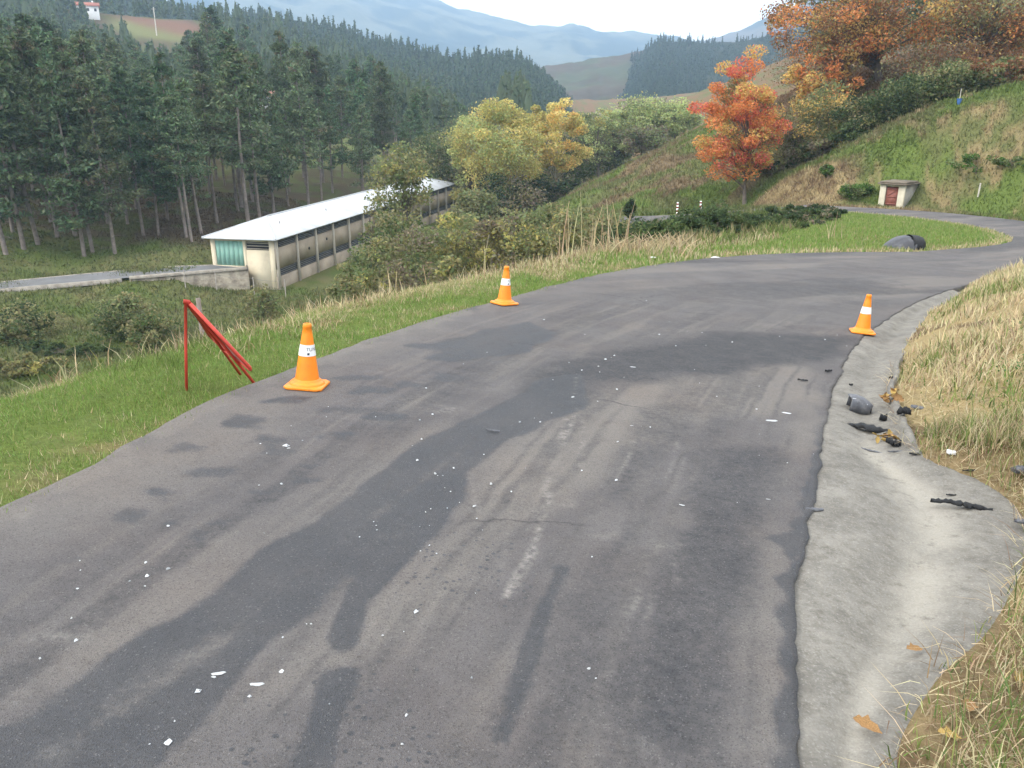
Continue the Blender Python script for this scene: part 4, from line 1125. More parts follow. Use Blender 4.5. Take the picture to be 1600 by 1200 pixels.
# ---- broadleaf trees and shrubs
def broadleaf(name, label, px, py_top, y, w_px, cols, cat='tree', base=None, crown_lo=.3, leaves=5000, leaf=.16, clumps=46, trunk_r=None, bark='bark',
              group=None, lean=(0, 0), round_=.5, clump_r=.19, stems=1, twig=False, py_base=None, gap=1.0, depth=.9):
    """crown of leafy clumps carried on tapered limbs; sized by what it covers at its distance"""
    top = los(px, py_top, y)
    x = top[0]
    if base is not None: x = los(base, py_top, y)[0]
    z0 = h1(x, y) if py_base is None else min(h1(x, y), los(px, py_base, y)[2])
    H = max(.6, top[2] - z0); Wd = w_px / FPX * y / CP
    cx = top[0] - x
    root = empty(name, (x, y, z0 - .05))
    tag(root, label, cat, group)
    tr = MB(); cr = MB()
    trunk_r = trunk_r or .018 * H + .02
    cz0 = crown_lo * H; ch = H - cz0
    # clump centres inside an uneven egg
    C = []
    while len(C) < clumps:
        v = rng.uniform(-1, 1, 3); r = np.linalg.norm(v)
        if r > 1 or r < .25: continue
        zf = (v[2] + 1) / 2
        wz = math.sin(math.pi * min(1, (zf * (1 - .5 * round_) + .28 * round_ + .04))) ** .7 if zf < .999 else .1
        wob = .72 + .5 * float(vnoise(np.array([v[0] * 2 + px]), np.array([v[1] * 2 + v[2] * 3]), 5)[0])
        C.append((cx + v[0] * Wd / 2 * (.55 + .55 * wz) * wob * .92, v[1] * Wd / 2 * depth * (.55 + .55 * wz) * wob * .92, cz0 + ch * (.05 + .90 * zf)))
    C = np.array(C)
    cr_r = clump_r * min(Wd, ch * 1.3)
    # trunk(s) and limbs
    for s in range(stems):
        a = rng.uniform(0, 6.28); off = np.array([math.cos(a), math.sin(a), 0]) * (0 if stems == 1 else .10 * Wd)
        hz = np.linspace(0, 1, 7)
        tp = np.array([cx * .8, 0, cz0 + ch * .62])
        ax_ = off[None] * .4 + (tp + off)[None] * hz[:, None] + np.stack([.04 * H * np.sin(hz * 4 + px + s), .03 * H * np.sin(hz * 5 + s), 0 * hz], 1) * hz[:, None]
        ax_[0, 2] = -.3
        rad = trunk_r * (1 - .8 * hz) / math.sqrt(stems)
        rad[0] *= 1.35
        tr.tube(ax_, rad, 8 if stems == 1 else 6)
        for c in C[s::stems]:
            k = np.clip((c[2] * .62 - .02 * H) / (cz0 + ch * .62), .12, .97)
            p0 = np.array([np.interp(k, hz, ax_[:, j]) for j in range(3)])
            md = p0 * .45 + c * .55 + np.array([0, 0, .05 * H * rng.uniform(-.5, 1)])
            rr = trunk_r * (1 - .75 * k) * .42 / math.sqrt(stems)
            tr.tube([p0, md, c], [rr, rr * .6, rr * .2], 4, (1, 1, 1), False)
            if twig:
                for q in range(5):
                    e = c + rng.normal(0, cr_r * .9, 3); tr.tube([md * .4 + c * .6, e], [rr * .3, rr * .08], 3, (1, 1, 1), False)
    # leaves: every clump leans to one of the tree's colours
    cw = np.array([c[-1] for c in cols]); cc = np.array([c[:3] for c in cols]); cw = cw / cw.sum()
    per = rng.multinomial(leaves, np.ones(clumps) / clumps)
    for c, n in zip(C, per):
        n = max(8, int(n * rng.uniform(.6, 1.4)))
        ci = rng.choice(len(cc), p=cw)
        L = rng.normal(0, 1, (n, 3)); L *= (rng.uniform(.15, 1, (n, 1)) ** .5 / (np.linalg.norm(L, axis=1, keepdims=True) + 1e-6))
        rad = cr_r * rng.uniform(.7, 1.3)
        Pp = c + L * rad * np.array([1.1, 1.1, .72]) * gap
        own = np.where(rng.uniform(0, 1, n) < .72, ci, rng.choice(len(cc), n, p=cw))
        Pp[:, 2] = np.maximum(Pp[:, 2], .03)
        leaf_quads(cr, Pp, rng.uniform(.6, 1.25, n) * leaf, np.clip(cc[own] * (1 + rng.uniform(-.3, .3, (n, 1))) * (1 + rng.uniform(-.1, .1, (n, 3))), 0, 1), .62, .25)
    tr.build('trunk' if cat == 'tree' else 'stem', M[bark], root, True)
    cr.build('crown' if cat == 'tree' else 'foliage', M['leaf'], root)
    return root
G1 = (.10, .135, .05, 1); G2 = (.19, .22, .095, 1); OL = (.26, .245, .115, 1); YG = (.42, .38, .13, 1); YE = (.66, .56, .21, 1); YO = (.72, .50, .17, 1)
RD = (.64, .185, .12, 1); OR = (.70, .29, .105, 1); GD = (.62, .43, .14, 1); BR = (.25, .13, .065, 1); GB = (.22, .185, .125, 1); PG = (.42, .47, .20, 1); DG = (.055, .085, .036, 1)
def wt(c, w): return c[:3] + (w,)

broadleaf('alder_tree', 'olive leafed tree rising in front of the shed roof', 628, 222, 74, 92, [OL, wt(G2, 1.5), wt(YG, .3)], crown_lo=.42, leaves=3600, leaf=.17, clumps=50, stems=3, trunk_r=.20)
broadleaf('alder_tree', 'low olive tree hiding the middle of the shed wall', 618, 318, 66, 120, [OL, wt(G1, 1.2), G2], crown_lo=.15, leaves=5600, leaf=.16, clumps=50, stems=3, trunk_r=.16)
broadleaf('sapling', 'slender half bare sapling standing before the shed roof', 580, 262, 68, 34, [OL, G2], crown_lo=.3, leaves=420, leaf=.13, clumps=16, trunk_r=.09)
broadleaf('poplar_tree', 'broad yellow-green poplar, largest of the yellow trees past the shed', 778, 144, 122, 138, [wt(YG, 2), wt(YE, 1), wt(PG, 1)], crown_lo=.22, leaves=21000, leaf=.185, clumps=84, base=798, bark='palebark', trunk_r=.20, clump_r=.125, round_=.35)
broadleaf('poplar_tree', 'golden poplar just right of the broad yellow-green one', 836, 152, 135, 60, [wt(YE, 2), wt(YG, 1.4), wt(YO, .6)], crown_lo=.2, leaves=6000, leaf=.22, clumps=34, clump_r=.16, bark='palebark', trunk_r=.16)
broadleaf('poplar_tree', 'golden orange poplar with a pale trunk, rightmost of the yellow trees', 882, 149, 132, 72, [wt(YE, 2), wt(YO, 1.4), wt(YG, 1)], crown_lo=.24, leaves=8200, leaf=.22, clumps=44, clump_r=.14, base=868, bark='palebark', trunk_r=.18)
broadleaf('alder_tree', 'grey-green tree behind the shed end left of the yellow poplar', 716, 180, 165, 95, [G2, OL, wt(PG, .6)], crown_lo=.2, leaves=4600, leaf=.19, clumps=46)
broadleaf('alder_tree', 'dull green tree right behind the end of the shed roof', 672, 200, 150, 70, [G1, G2, wt(OL, .6)], crown_lo=.2, leaves=3800, leaf=.22, clumps=40)
broadleaf('poplar_tree', 'pale yellow-green tree on the left shoulder of the broad poplar', 733, 170, 130, 70, [wt(YG, 1.6), wt(PG, 1.2), wt(OL, .6)], crown_lo=.15, leaves=6500, leaf=.22, clumps=48, clump_r=.15)
broadleaf('alder_tree', 'pale olive tree over the far end of the shed roof', 690, 205, 158, 85, [wt(OL, 1.5), PG, G2], crown_lo=.12, leaves=6500, leaf=.24, clumps=52, clump_r=.15)
broadleaf('willow_tree', 'pale tree filling the gap right of the orange poplar', 915, 172, 172, 70, [PG, G2, wt(YG, .5)], crown_lo=.1, leaves=5500, leaf=.25, clumps=46)
broadleaf('red_oak', 'smaller orange-brown oak under the left side of the broad one', 1296, 52, 86, 110, [wt(OR, 1.4), wt(BR, 1.2), wt(GD, 1), wt(OL, .8)], crown_lo=.1, leaves=7500, leaf=.16, clumps=60, clump_r=.13, trunk_r=.14)
broadleaf('poplar_tree', 'slim pale tree close behind the two golden poplars', 858, 166, 150, 56, [wt(YG, 1.4), PG, wt(OL, .6)], crown_lo=.08, leaves=4600, leaf=.23, clumps=40, clump_r=.17)
broadleaf('willow_tree', 'slim pale green tree left of the rounded willow', 962, 160, 160, 56, [wt(PG, 1.6), G2, wt(YG, .5)], crown_lo=.06, leaves=4800, leaf=.24, clumps=40, clump_r=.17)
broadleaf('willow_tree', 'greenish tree with one yellow tip beside the orange poplar', 938, 163, 150, 46, [wt(G2, 2), PG, wt(YG, .5)], crown_lo=.15, leaves=2600, leaf=.21, clumps=34)
broadleaf('willow_tree', 'rounded pale green willow above the bracken slope', 1008, 143, 165, 92, [wt(PG, 2.4), G2, wt(YG, .4)], crown_lo=.08, leaves=11000, leaf=.24, clumps=66)
broadleaf('willow_tree', 'smaller pale green willow left of the red oak', 1058, 155, 160, 72, [wt(PG, 2), G2], crown_lo=.1, leaves=6500, leaf=.24, clumps=44)
for k, (px, pt, y, w, cs, lb) in enumerate([(752, 222, 150, 110, [OL, GB, G1], 'dusky thicket tree below the broad yellow poplar'), (818, 215, 152, 100, [GB, OL, DG], 'dark bare-branched tree below the golden poplar'),
        (738, 290, 108, 70, [OL, G2], 'olive thicket tree right of the far end of the shed'), (868, 212, 150, 95, [GB, G1, DG], 'dark twiggy tree under the golden orange poplar'), (915, 200, 158, 80, [G1, GB], 'dull green tree at the foot of the bracken slope'),
        (955, 195, 165, 80, [G2, GB, PG], 'grey-green tree below the rounded willow'), (1010, 195, 150, 90, [GB, G2], 'greyish brush tree on the rim of the bracken slope'),
        (790, 268, 116, 95, [GB, OL, wt(DG, 1.5)], 'dark undergrowth tree round the trunk of the broad poplar'), (848, 272, 124, 80, [wt(DG, 1.5), GB, OL], 'dark undergrowth tree before the golden poplar trunks'), (893, 280, 122, 60, [DG, GB, G1], 'small dark undergrowth tree at the lower edge of the bracken slope'), (715, 262, 156, 70, [OL, G1], 'olive undergrowth tree just past the shed end')]):
    broadleaf('thicket_tree', lb, px, pt, y, w, cs, crown_lo=.1, leaves=6500, leaf=.22, clumps=54, stems=3, twig=True, trunk_r=.16)

# red and orange oaks on the right
broadleaf('red_oak', 'slender red and orange oak beside the far road', 1168, 58, 72, 120, [wt(OR, 2.4), wt(RD, 1.6), wt(GD, 1.6), wt(OL, .4)], crown_lo=.07, leaves=23000, leaf=.115, clumps=84, base=1188, round_=.25, clump_r=.12, trunk_r=.16, gap=1.0)
broadleaf('red_oak', 'broad orange oak with dark crooked trunk high on the right', 1345, -60, 88, 225, [wt(OR, 1.1), wt(BR, 1.3), wt(GD, .8), wt(OL, 1.2)], crown_lo=.10, leaves=25000, leaf=.145, clumps=130, base=1400, clump_r=.12, trunk_r=.38, py_base=108)
broadleaf('oak_tree', 'yellow-brown oak filling the top right corner', 1570, -95, 84, 200, [wt(GD, 1.0), wt(BR, 1.6), wt(OL, 1.4), wt(OR, .3)], crown_lo=.14, leaves=18000, leaf=.15, clumps=100, clump_r=.13, trunk_r=.3, py_base=120)
broadleaf('birch_tree', 'bare mauve-brown tree between the two orange oaks', 1262, 62, 96, 100, [wt(GB, 2), BR], crown_lo=.12, leaves=2400, leaf=.10, clumps=46, twig=True, stems=3, trunk_r=.14)
broadleaf('birch_tree', 'brownish leafless tree under the left side of the broad orange oak', 1300, 90, 92, 90, [GB, wt(BR, 1.5), wt(OL, .5)], crown_lo=.1, leaves=2600, leaf=.11, clumps=42, twig=True, stems=3, trunk_r=.13)
for k, (px, pt, y, w, cs, lb, n) in enumerate([(1300, 130, 74, 95, [wt(OL, 1.2), G2, wt(GD, .5)], 'olive bush right of the slender red oak', 4200), (1362, 142, 71, 85, [G1, DG, wt(OL, .6)], 'dark green bush in the middle of the hedge above the grassy mound', 3800),
        (1425, 112, 70, 105, [G1, wt(DG, 1.2), G2], 'dense green bush below the dark oak trunk', 4600), (1500, 92, 68, 110, [G2, G1, wt(OL, .7)], 'leafy green bush on the mound crest at right', 4800), (1580, 88, 66, 105, [BR, wt(OL, 1), G1], 'brown and green bush at the right edge above the mound', 4200),
        (1240, 195, 76, 80, [GB, OL, wt(G1, .6)], 'brownish scrub bush behind the slender red oak', 3000), (1285, 215, 72, 75, [OL, GB, G1], 'low dull bush on the left shoulder of the mound', 2600), (1335, 190, 70, 65, [DG, G1], 'small dark bush at the lower end of the hedge', 2200),
        (1455, 62, 82, 115, [BR, wt(OL, .8), GB], 'rusty brown bush on the slope right of the oak trunk', 3600), (1545, 52, 80, 120, [wt(BR, 2), GB, wt(GD, .5)], 'russet bush below the corner oak', 3600), (1210, 250, 76, 60, [DG, GB, OL], 'small dusky bush at the foot of the slender red oak', 1800)]):
    broadleaf('bush', lb, px, pt, y, w, cs, 'bush', crown_lo=.02, leaves=int(n * 1.3), leaf=.125, clumps=40, stems=3, clump_r=.2, trunk_r=.08, round_=.3)
# pale straight pines on the skyline at right
for k, (px, py, lb) in enumerate(((1405, 78, 'pale straight pine trunk just right of the broad orange oak'), (1455, 80, 'leaning pale pine trunk, second right of the broad orange oak'), (1472, 46, 'thin pale pine trunk, third right of the broad orange oak'), (1506, 42, 'pale pine trunk left of the corner oak'), (1290, 20, 'dark pine behind the broad orange oak at the skyline'))):
    p = los(px, py, 100 + 4 * k)
    q = pine(p[0], p[1], .8, k, lb, None)

# scrub below the road
SCRUB = [(985, 352, 24, 80, [DG, wt(OL, .6), G1], 'low bramble clump at the left foot of the bramble bank', 2200), (1030, 346, 24, 85, [DG, G1], 'low bramble clump above the white paper scrap', 2400), (1075, 340, 26, 90, [DG, wt(G1, .8)], 'spreading bramble clump below the left marker post', 2600), (1120, 326, 28, 95, [DG, G1], 'tall spreading bramble clump below the right marker post', 3000),
         (1160, 338, 30.5, 95, [DG, wt(G1, .7)], 'bramble clump right of the tall spreading one', 2600), (1200, 341, 33.5, 90, [DG, G1], 'bramble clump midway along the grass wedge', 2400), (1240, 344, 37, 85, [DG, wt(GB, .4)], 'bramble clump near the narrow end of the bank', 2200), (1275, 347, 40, 75, [DG, G1, wt(GB, .5)], 'last bramble clump where the far road shows', 1800),
         (860, 318, 52, 95, [OL, G2, wt(YG, .5)], 'olive bush hiding the far road below the orange poplar', 2800), (800, 320, 52, 95, [OL, GB, G2], 'dull olive bush hiding the far road below the broad poplar', 2800), (920, 320, 54, 85, [G2, OL], 'green bush at the left end of the far road', 2400), (735, 326, 50, 95, [OL, G2], 'olive bush below the thicket right of the shed', 2800), (680, 345, 50, 80, [OL, G1], 'olive bush below the far end of the shed wall', 2400), (970, 338, 38, 70, [OL, DG], 'mixed bush just left of the dark brambles', 2200),
         (90, 542, 54, 95, [DG, G1], 'dark green bush, largest of the row in the lower left field', 2600), (30, 555, 46, 95, [OL, wt(YG, .5), G2], 'yellowish bush at the left edge below the verge', 2600), (150, 545, 52, 70, [DG, G1], 'dark bush right of the row in the lower left field', 1900), (55, 540, 55, 50, [G1, DG], 'small dark bush at the left end of the row in the field', 1300),
         (195, 458, 58, 110, [OL, G2, wt(G1, .7)], 'round olive bush in the field behind the red sign', 3400), (235, 488, 52, 70, [OL, G1], 'olive bush close behind the red folding sign', 2200), (30, 470, 62, 80, [DG, OL], 'dusky bush under the left end of the lane', 2000), (20, 503, 58, 80, [OL, G1], 'low rough bush at left below the lane', 1800),
         (330, 500, 30, 60, [OL, GB], 'dark scrub just beyond the verge behind the red sign', 1500), (405, 448, 60, 60, [G2, OL], 'low bush in the field below the retaining wall', 1500),
         (590, 362, 42, 85, [OL, G2, wt(YG, .4)], 'olive bush against the lower windows of the shed', 2800), (655, 335, 42, 105, [OL, G2, GB], 'tall olive bush in front of the shed middle', 3400), (712, 328, 44, 100, [OL, wt(YG, .8), G2], 'yellow-green bush left of the middle cone', 3200), (770, 326, 44, 95, [wt(YG, .7), OL, GB], 'yellowish bush directly above the middle cone', 3200),
         (830, 325, 44, 95, [OL, G2, wt(YG, .4)], 'olive bush right of the middle cone', 2800), (890, 322, 46, 90, [OL, wt(YG, .6), G2], 'loose yellowish bush at the foot of the bracken slope', 2600), (945, 326, 44, 80, [OL, G2], 'olive bush left of the dark brambles', 2600), (620, 400, 28, 70, [OL, GB], 'low scrub among dry grass below the shed', 1700), (700, 392, 26, 60, [OL, G2, wt(YG, .5)], 'low yellowish scrub among the dry grass', 1600), (540, 402, 40, 60, [OL, G2], 'grassy bush at the shed corner', 1600),
         (1010, 330, 40, 85, [DG, G1], 'dark bramble bush at the left end of the bramble row', 3000), (1062, 334, 40, 85, [DG, wt(G1, .7)], 'dark bramble bush, second from the left of the bramble row', 3000), (1118, 312, 44, 100, [DG, wt(G1, 1.2)], 'tallest dark bramble bush in the middle of the row', 3600), (1175, 334, 45, 95, [DG, G1], 'dark bramble bush right of the tallest one', 3000), (1235, 340, 45, 90, [DG, wt(G1, .6)], 'low dark bramble bush, second from the right of the row', 2600), (1285, 345, 45, 75, [DG, wt(GB, .5)], 'low dark bramble bush at the right end of the row', 2200),
         (1085, 350, 32, 100, [DG, G1], 'low bramble bush in front of the dark row', 2200), (985, 308, 60, 16, [DG, G1], 'narrow dark evergreen shrub standing alone on the bracken slope', 700)]
for px, pt, y, w, cs, lb, n in SCRUB:
    broadleaf('bush', lb, px, pt, y, w, cs, 'bush', crown_lo=.02, leaves=int(n * 1.25), leaf=.03 + .0018 * y, clumps=36, stems=3, clump_r=.2, trunk_r=.05, round_=.35, twig=y < 45)
# green tufts on the mound
for px, py, y, w, lb in ((1293, 255, 64, 18, 'upright green broom tuft on the mound crest'), (1330, 285, 60, 28, 'green tuft left of the hut'), (1530, 240, 57, 90, 'bright green bush on the mound at right'), (1350, 283, 60.5, 22, 'small green tuft close to the hut wall'), (1585, 262, 55, 70, 'dark green bush on the mound at the right edge')):
    broadleaf('bush', lb, px, py, y, w, [G2, wt(C_GREEN.tolist()[0:1] and (.09, .17, .035, 1), 1.2)], 'bush', crown_lo=.02, leaves=1500, leaf=.085, clumps=22, stems=3, trunk_r=.03, clump_r=.22)

# ------------------------------------------------------------------ grass, straw and stems
def blades(mb, P, h, w, lean, col, seg2=True):
    n = len(P)
    a = rng.uniform(0, 2 * math.pi, n)
    s = np.stack([np.cos(a), np.sin(a), 0 * a], 1) * (w / 2)[:, None]
    b_ = a + math.pi / 2 + rng.normal(0, .6, n)
    ld = np.stack([np.cos(b_), np.sin(b_), 0 * b_], 1) * (lean * h)[:, None]
    up = np.zeros((n, 3)); up[:, 2] = h * np.sqrt(np.maximum(.05, 1 - np.minimum(lean, .95) ** 2))
    if not seg2:
        V = np.stack([P - s, P + s, P + ld + up], 1).reshape(-1, 3)
        mb.add(V, np.arange(3 * n).reshape(n, 3), np.repeat(col, 3, 0)); return
    m = P + ld * .33 + up * .58
    V = np.stack([P - s, P + s, m + s * .75, m - s * .75, P + ld + up * .96], 1).reshape(-1, 3)
    k = np.arange(n)[:, None] * 5
    mb.add(V, np.hstack([k, k + 1, k + 2, k + 3]), np.repeat(col, 5, 0))
    mb.f3.append(np.hstack([k + 3, k + 2, k + 4]) + (mb.n - 5 * n))
def sample(n, x0, x1, y0, y1, cond):
    x = rng.uniform(x0, x1, n); y = rng.uniform(y0, y1, n)
    d = sdf(x, y, PLAT); dp = sdf(x, y, PAVED)
    k = cond(x, y, d, dp)
    return x[k], y[k], d[k], dp[k]
def xr(y): return np.interp(y, RIGHT[:20, 1], RIGHT[:20, 0])
def pts3(x, y): return np.stack([x, y, height(x, y, False) - .012], 1)
GRS = np.array((.155, .245, .055)); GR2 = np.array((.24, .285, .09)); STR = np.array((.54, .455, .28)); ST2 = np.array((.42, .335, .20)); BRN = np.array((.20, .13, .075))
def pick(n, pal, w):
    i = rng.choice(len(pal), n, p=np.array(w) / sum(w))
    return np.clip(np.array(pal)[i] * (1 + rng.uniform(-.28, .28, (n, 1))) * (1 + rng.uniform(-.08, .08, (n, 3))), 0, 1)
gm = MB()
# mown green verge on the left, thick near us
for y0, y1, n, hh, ww in ((1.5, 6.5, 260000, .048, .006), (6.5, 12, 190000, .058, .008), (12, 19, 80000, .08, .013)):
    x, y, d, dp = sample(n, -6, 5, y0, y1, lambda x, y, d, dp: (dp > -.16) & (dp < 2.6) & (x < xr(y)) & (rng.uniform(0, 1, len(x)) < smooth(-.10 - .10 * fbm(x * 5, y * 5, 2, 303), .10, dp) * (.35 + .65 * smooth(.3, .5, fbm(x * 2, y * 2, 3, 301)))))
    nn = fbm(x * 1.6, y * 1.6, 4, 43) * .6 + fbm(x * .35, y * .35, 4, 41) * .4
    dry = smooth(.48, .64, nn) * .6 + smooth(7, 10, y) * smooth(.6, 1.3, dp) * .8
    isd = rng.uniform(0, 1, len(x)) < dry
    c = np.where(isd[:, None], pick(len(x), [STR, ST2, GR2], [2, 2, 2]), pick(len(x), [GRS, GR2, ST2], [6, 3, .35]))
    h = hh * rng.uniform(.4, 1.5, len(x)) * (1 + .35 * smooth(1.2, 2.2, dp))
    blades(gm, pts3(x, y), h, ww * rng.uniform(.7, 1.4, len(x)), rng.uniform(.2, .92, len(x)), c, False)
# wedge of grass inside the bend
x, y, d, dp = sample(150000, 1, 24, 15, 50, lambda x, y, d, dp: (d < 1.2) & (dp > 0) & (x < xr(np.minimum(y, 33))))
c = pick(len(x), [GRS, GR2, ST2], [6, 4, .6]); edge = rng.uniform(0, 1, len(x)) < smooth(.9, .2, dp) * .6
c = np.where(edge[:, None], pick(len(x), [ST2, STR], [1, 1]), c)
blades(gm, pts3(x, y), rng.uniform(.06, .17, len(x)), rng.uniform(.02, .045, len(x)), rng.uniform(.1, .8, len(x)), c, False)
o = gm.build('verge_grass', M['grass']); tag(o, 'short green grass on the left verge and inside the bend', 'grass', None, 'stuff')

# tall dry grass beyond the left verge
gm = MB()
x, y, d, dp = sample(90000, -6, 12, 6.2, 26, lambda x, y, d, dp: (dp > .8 - .012 * y) & (d < 5) & (d > -.2) & (x < xr(y)) & (rng.uniform(0, 1, len(x)) < smooth(.42, .60, fbm(x * .9, y * .9, 3, 311) + .10 * smooth(.8, 2.5, dp)) * (1 - .5 * smooth(16, 24, y))))
c = pick(len(x), [STR, ST2, BRN, np.array((.16, .18, .06))], [3, 3, 1.2, 1.3])
h = rng.uniform(.07, .26, len(x)) * (.45 + .8 * smooth(.7, 2.2, dp)) * (1 + .5 * smooth(.5, .7, fbm(x * .6, y * .6, 3, 313)))
blades(gm, pts3(x, y), h, rng.uniform(.005, .012, len(x)) * (1 + y / 18), rng.uniform(.1, .95, len(x)), c)
o = gm.build('dry_grass', M['grass']); tag(o, 'tall dry tan grass along the outer left verge', 'grass', None, 'stuff')

# straw bank and weedy corner on the right
gm = MB()
x, y, d, dp = sample(210000, 1.2, 14, 4.8, 19, lambda x, y, d, dp: (dp > -.03) & (d < 4.5) & (x > xr(y)) & (rng.uniform(0, 1, len(x)) < .08 + .92 * smooth(.40, .54, fbm(x * 1.3, y * 1.3, 3, 321))))
low = smooth(6.6, 5.2, y)
isg = rng.uniform(0, 1, len(x)) < .12 + .55 * low * smooth(.42, .58, fbm(x * 1.8, y * 1.8, 3, 325)) + .5 * smooth(.58, .66, fbm(x * 1.1, y * 1.1, 3, 327))
c = np.where(isg[:, None], pick(len(x), [GRS, GR2, np.array((.10, .15, .04))], [1, 2, 2]), pick(len(x), [STR * 1.12, STR, ST2, BRN], [3, 3, 1.5, .5]))
h = rng.uniform(.06, .22, len(x)) * (1 - .45 * low) * (.5 + .5 * smooth(0, .35, dp))
blades(gm, pts3(x, y), h, rng.uniform(.004, .009, len(x)) * (1 + y / 16), rng.uniform(.2, .95, len(x)), c)
x, y, d, dp = sample(150000, .8, 5.5, .6, 5.2, lambda x, y, d, dp: (dp > -.06) & (d < 2.6) & (x > xr(y)) & (rng.uniform(0, 1, len(x)) < smooth(-.08, .15, dp) * (.3 + .7 * smooth(.36, .55, fbm(x * 2.4, y * 2.4, 3, 331)))))
isg = rng.uniform(0, 1, len(x)) < .35 + .35 * smooth(.45, .6, fbm(x * 2.1, y * 2.1, 3, 333))
c = np.where(isg[:, None], pick(len(x), [np.array((.11, .17, .05)), GR2, GRS], [3, 2, 1]), pick(len(x), [STR, ST2, BRN], [3, 2, 1.6]))
h = rng.uniform(.05, .24, len(x)) * (.5 + .6 * smooth(0, .3, dp)); long_ = rng.uniform(0, 1, len(x)) < .012
h = np.where(long_, h * 2.3, h)
blades(gm, pts3(x, y), h, rng.uniform(.003, .0065, len(x)), np.where(long_, rng.uniform(.1, .5, len(x)), rng.uniform(.2, .98, len(x))), c)
x, y, d, dp = sample(9000, 1.0, 4.5, 1.2, 4.2, lambda x, y, d, dp: (dp > .05) & (d < 1.6) & (x > xr(y)) & (fbm(x * 2.2, y * 2.2, 3, 341) > .5))
blades(gm, pts3(x, y), rng.uniform(.16, .42, len(x)), rng.uniform(.003, .006, len(x)), rng.uniform(.15, .8, len(x)), pick(len(x), [STR, ST2, GR2, np.array((.13, .2, .06))], [3, 1.5, 2, 1.5]))
# litter of cut straw lying flat
x, y, d, dp = sample(16000, .9, 6, 1.0, 7.5, lambda x, y, d, dp: (dp > -.08) & (d < 2.5) & (x > xr(y)))
p = pts3(x, y); p[:, 2] += .015
blades(gm, p, rng.uniform(.06, .22, len(x)), rng.uniform(.003, .005, len(x)), np.full(len(x), .985), pick(len(x), [STR, ST2, BRN], [3, 2, 2]))
# broad weed leaves at the corner
for cx, cy, rr, n in ((2.62, 2.95, .22, 420), (2.30, 2.40, .16, 260), (3.75, 5.15, .10, 160), (3.2, 3.4, .25, 240), (4.1, 5.9, .25, 200), (1.75, 1.95, .10, 120), (4.9, 7.2, .25, 220), (1.95, 2.1, .12, 160)):
    q = rng.normal(0, 1, (n, 3)) * np.array([rr, rr, .05]) * .6
    q = q[sdf(cx + q[:, 0], cy + q[:, 1], PAVED) > .02]
    n = len(q)
    C = np.stack([cx + q[:, 0], cy + q[:, 1], height(cx + q[:, 0], cy + q[:, 1], False) + .04 + np.abs(q[:, 2]) * 1.5], 1)
    leaf_quads(gm, C, rng.uniform(.006, .015, n), pick(n, [np.array((.10, .18, .055)), np.array((.085, .15, .06))], [1, 1]), .75, .5)
o = gm.build('bank_grass', M['grass']); tag(o, 'long straw-coloured grass and weeds on the right-hand bank', 'grass', None, 'stuff')

# rough tufts over the slopes beyond: mound, bracken hill, field
gm = MB()
def tufts(n, x0, x1, y0, y1, hh, ww, cond=None, bright=1.0):
    x = rng.uniform(x0, x1, n); y = rng.uniform(y0, y1, n)
    d = sdf(x, y, PLAT)
    k = d > .4
    if cond is not None: k &= cond(x, y)
    x, y = x[k], y[k]
    c = ground_colour(x, y) * rng.uniform(.7, 1.5, (len(x), 1)) * bright
    blades(gm, pts3(x, y), rng.uniform(.4, 1.4, len(x)) * hh, rng.uniform(.6, 1.4, len(x)) * ww, rng.uniform(.2, .9, len(x)), np.clip(c, 0, 1), False)
tufts(110000, 14, 46, 44, 78, .24, .07)
tufts(90000, -2, 40, 62, 135, .4, .13)
tufts(80000, -60, -6, 24, 84, .38, .11, lambda x, y: x < -.05 * y - 2)
tufts(30000, -6, 17, 22, 60, .4, .07)
tufts(50000, -95, -28, 82, 135, .3, .15, lambda x, y: shed_local(x, y)[0] < -SHED_W - 1.5)
tufts(70000, -14, -2.6, 6, 26, .14, .014)
o = gm.build('rough_grass', M['grass']); tag(o, 'rough grass and bracken on the slopes and field beyond the road', 'grass', None, 'stuff')

# pale dead stems standing above the scrub
gm = MB()
for px0, px1, py, y0, y1, n, hh in ((350, 385, 500, 12, 14, 7, 1.0), (860, 1000, 398, 17, 22, 34, 1.25), (640, 760, 415, 14, 20, 16, .8), (520, 640, 440, 11, 15, 14, .5), (1290, 1330, 392, 26, 28, 5, 1.0), (60, 260, 600, 40, 55, 16, 1.3), (930, 1085, 392, 17, 21, 150, .42)):
    for _ in range(n):
        y = random.uniform(y0, y1); x = los(random.uniform(px0, px1), py, y)[0]
        z = h1(x, y); h = hh * random.uniform(.55, 1.15); l = random.gauss(0, .16 if n < 100 else .8)
        gm.tube([(x, y, z - .05), (x + l * h * .4, y, z + h * .55), (x + l * h, y + random.gauss(0, .05), z + h)], [.007 + .0003 * y, .005 + .0002 * y, .003], 4, tuple(pick(1, [STR, ST2 * 1.1], [1, 1])[0]))
o = gm.build('dead_stems', M['grass']); tag(o, 'pale dead stalks standing above the scrub along the left verge', 'stalks', None, 'stuff')
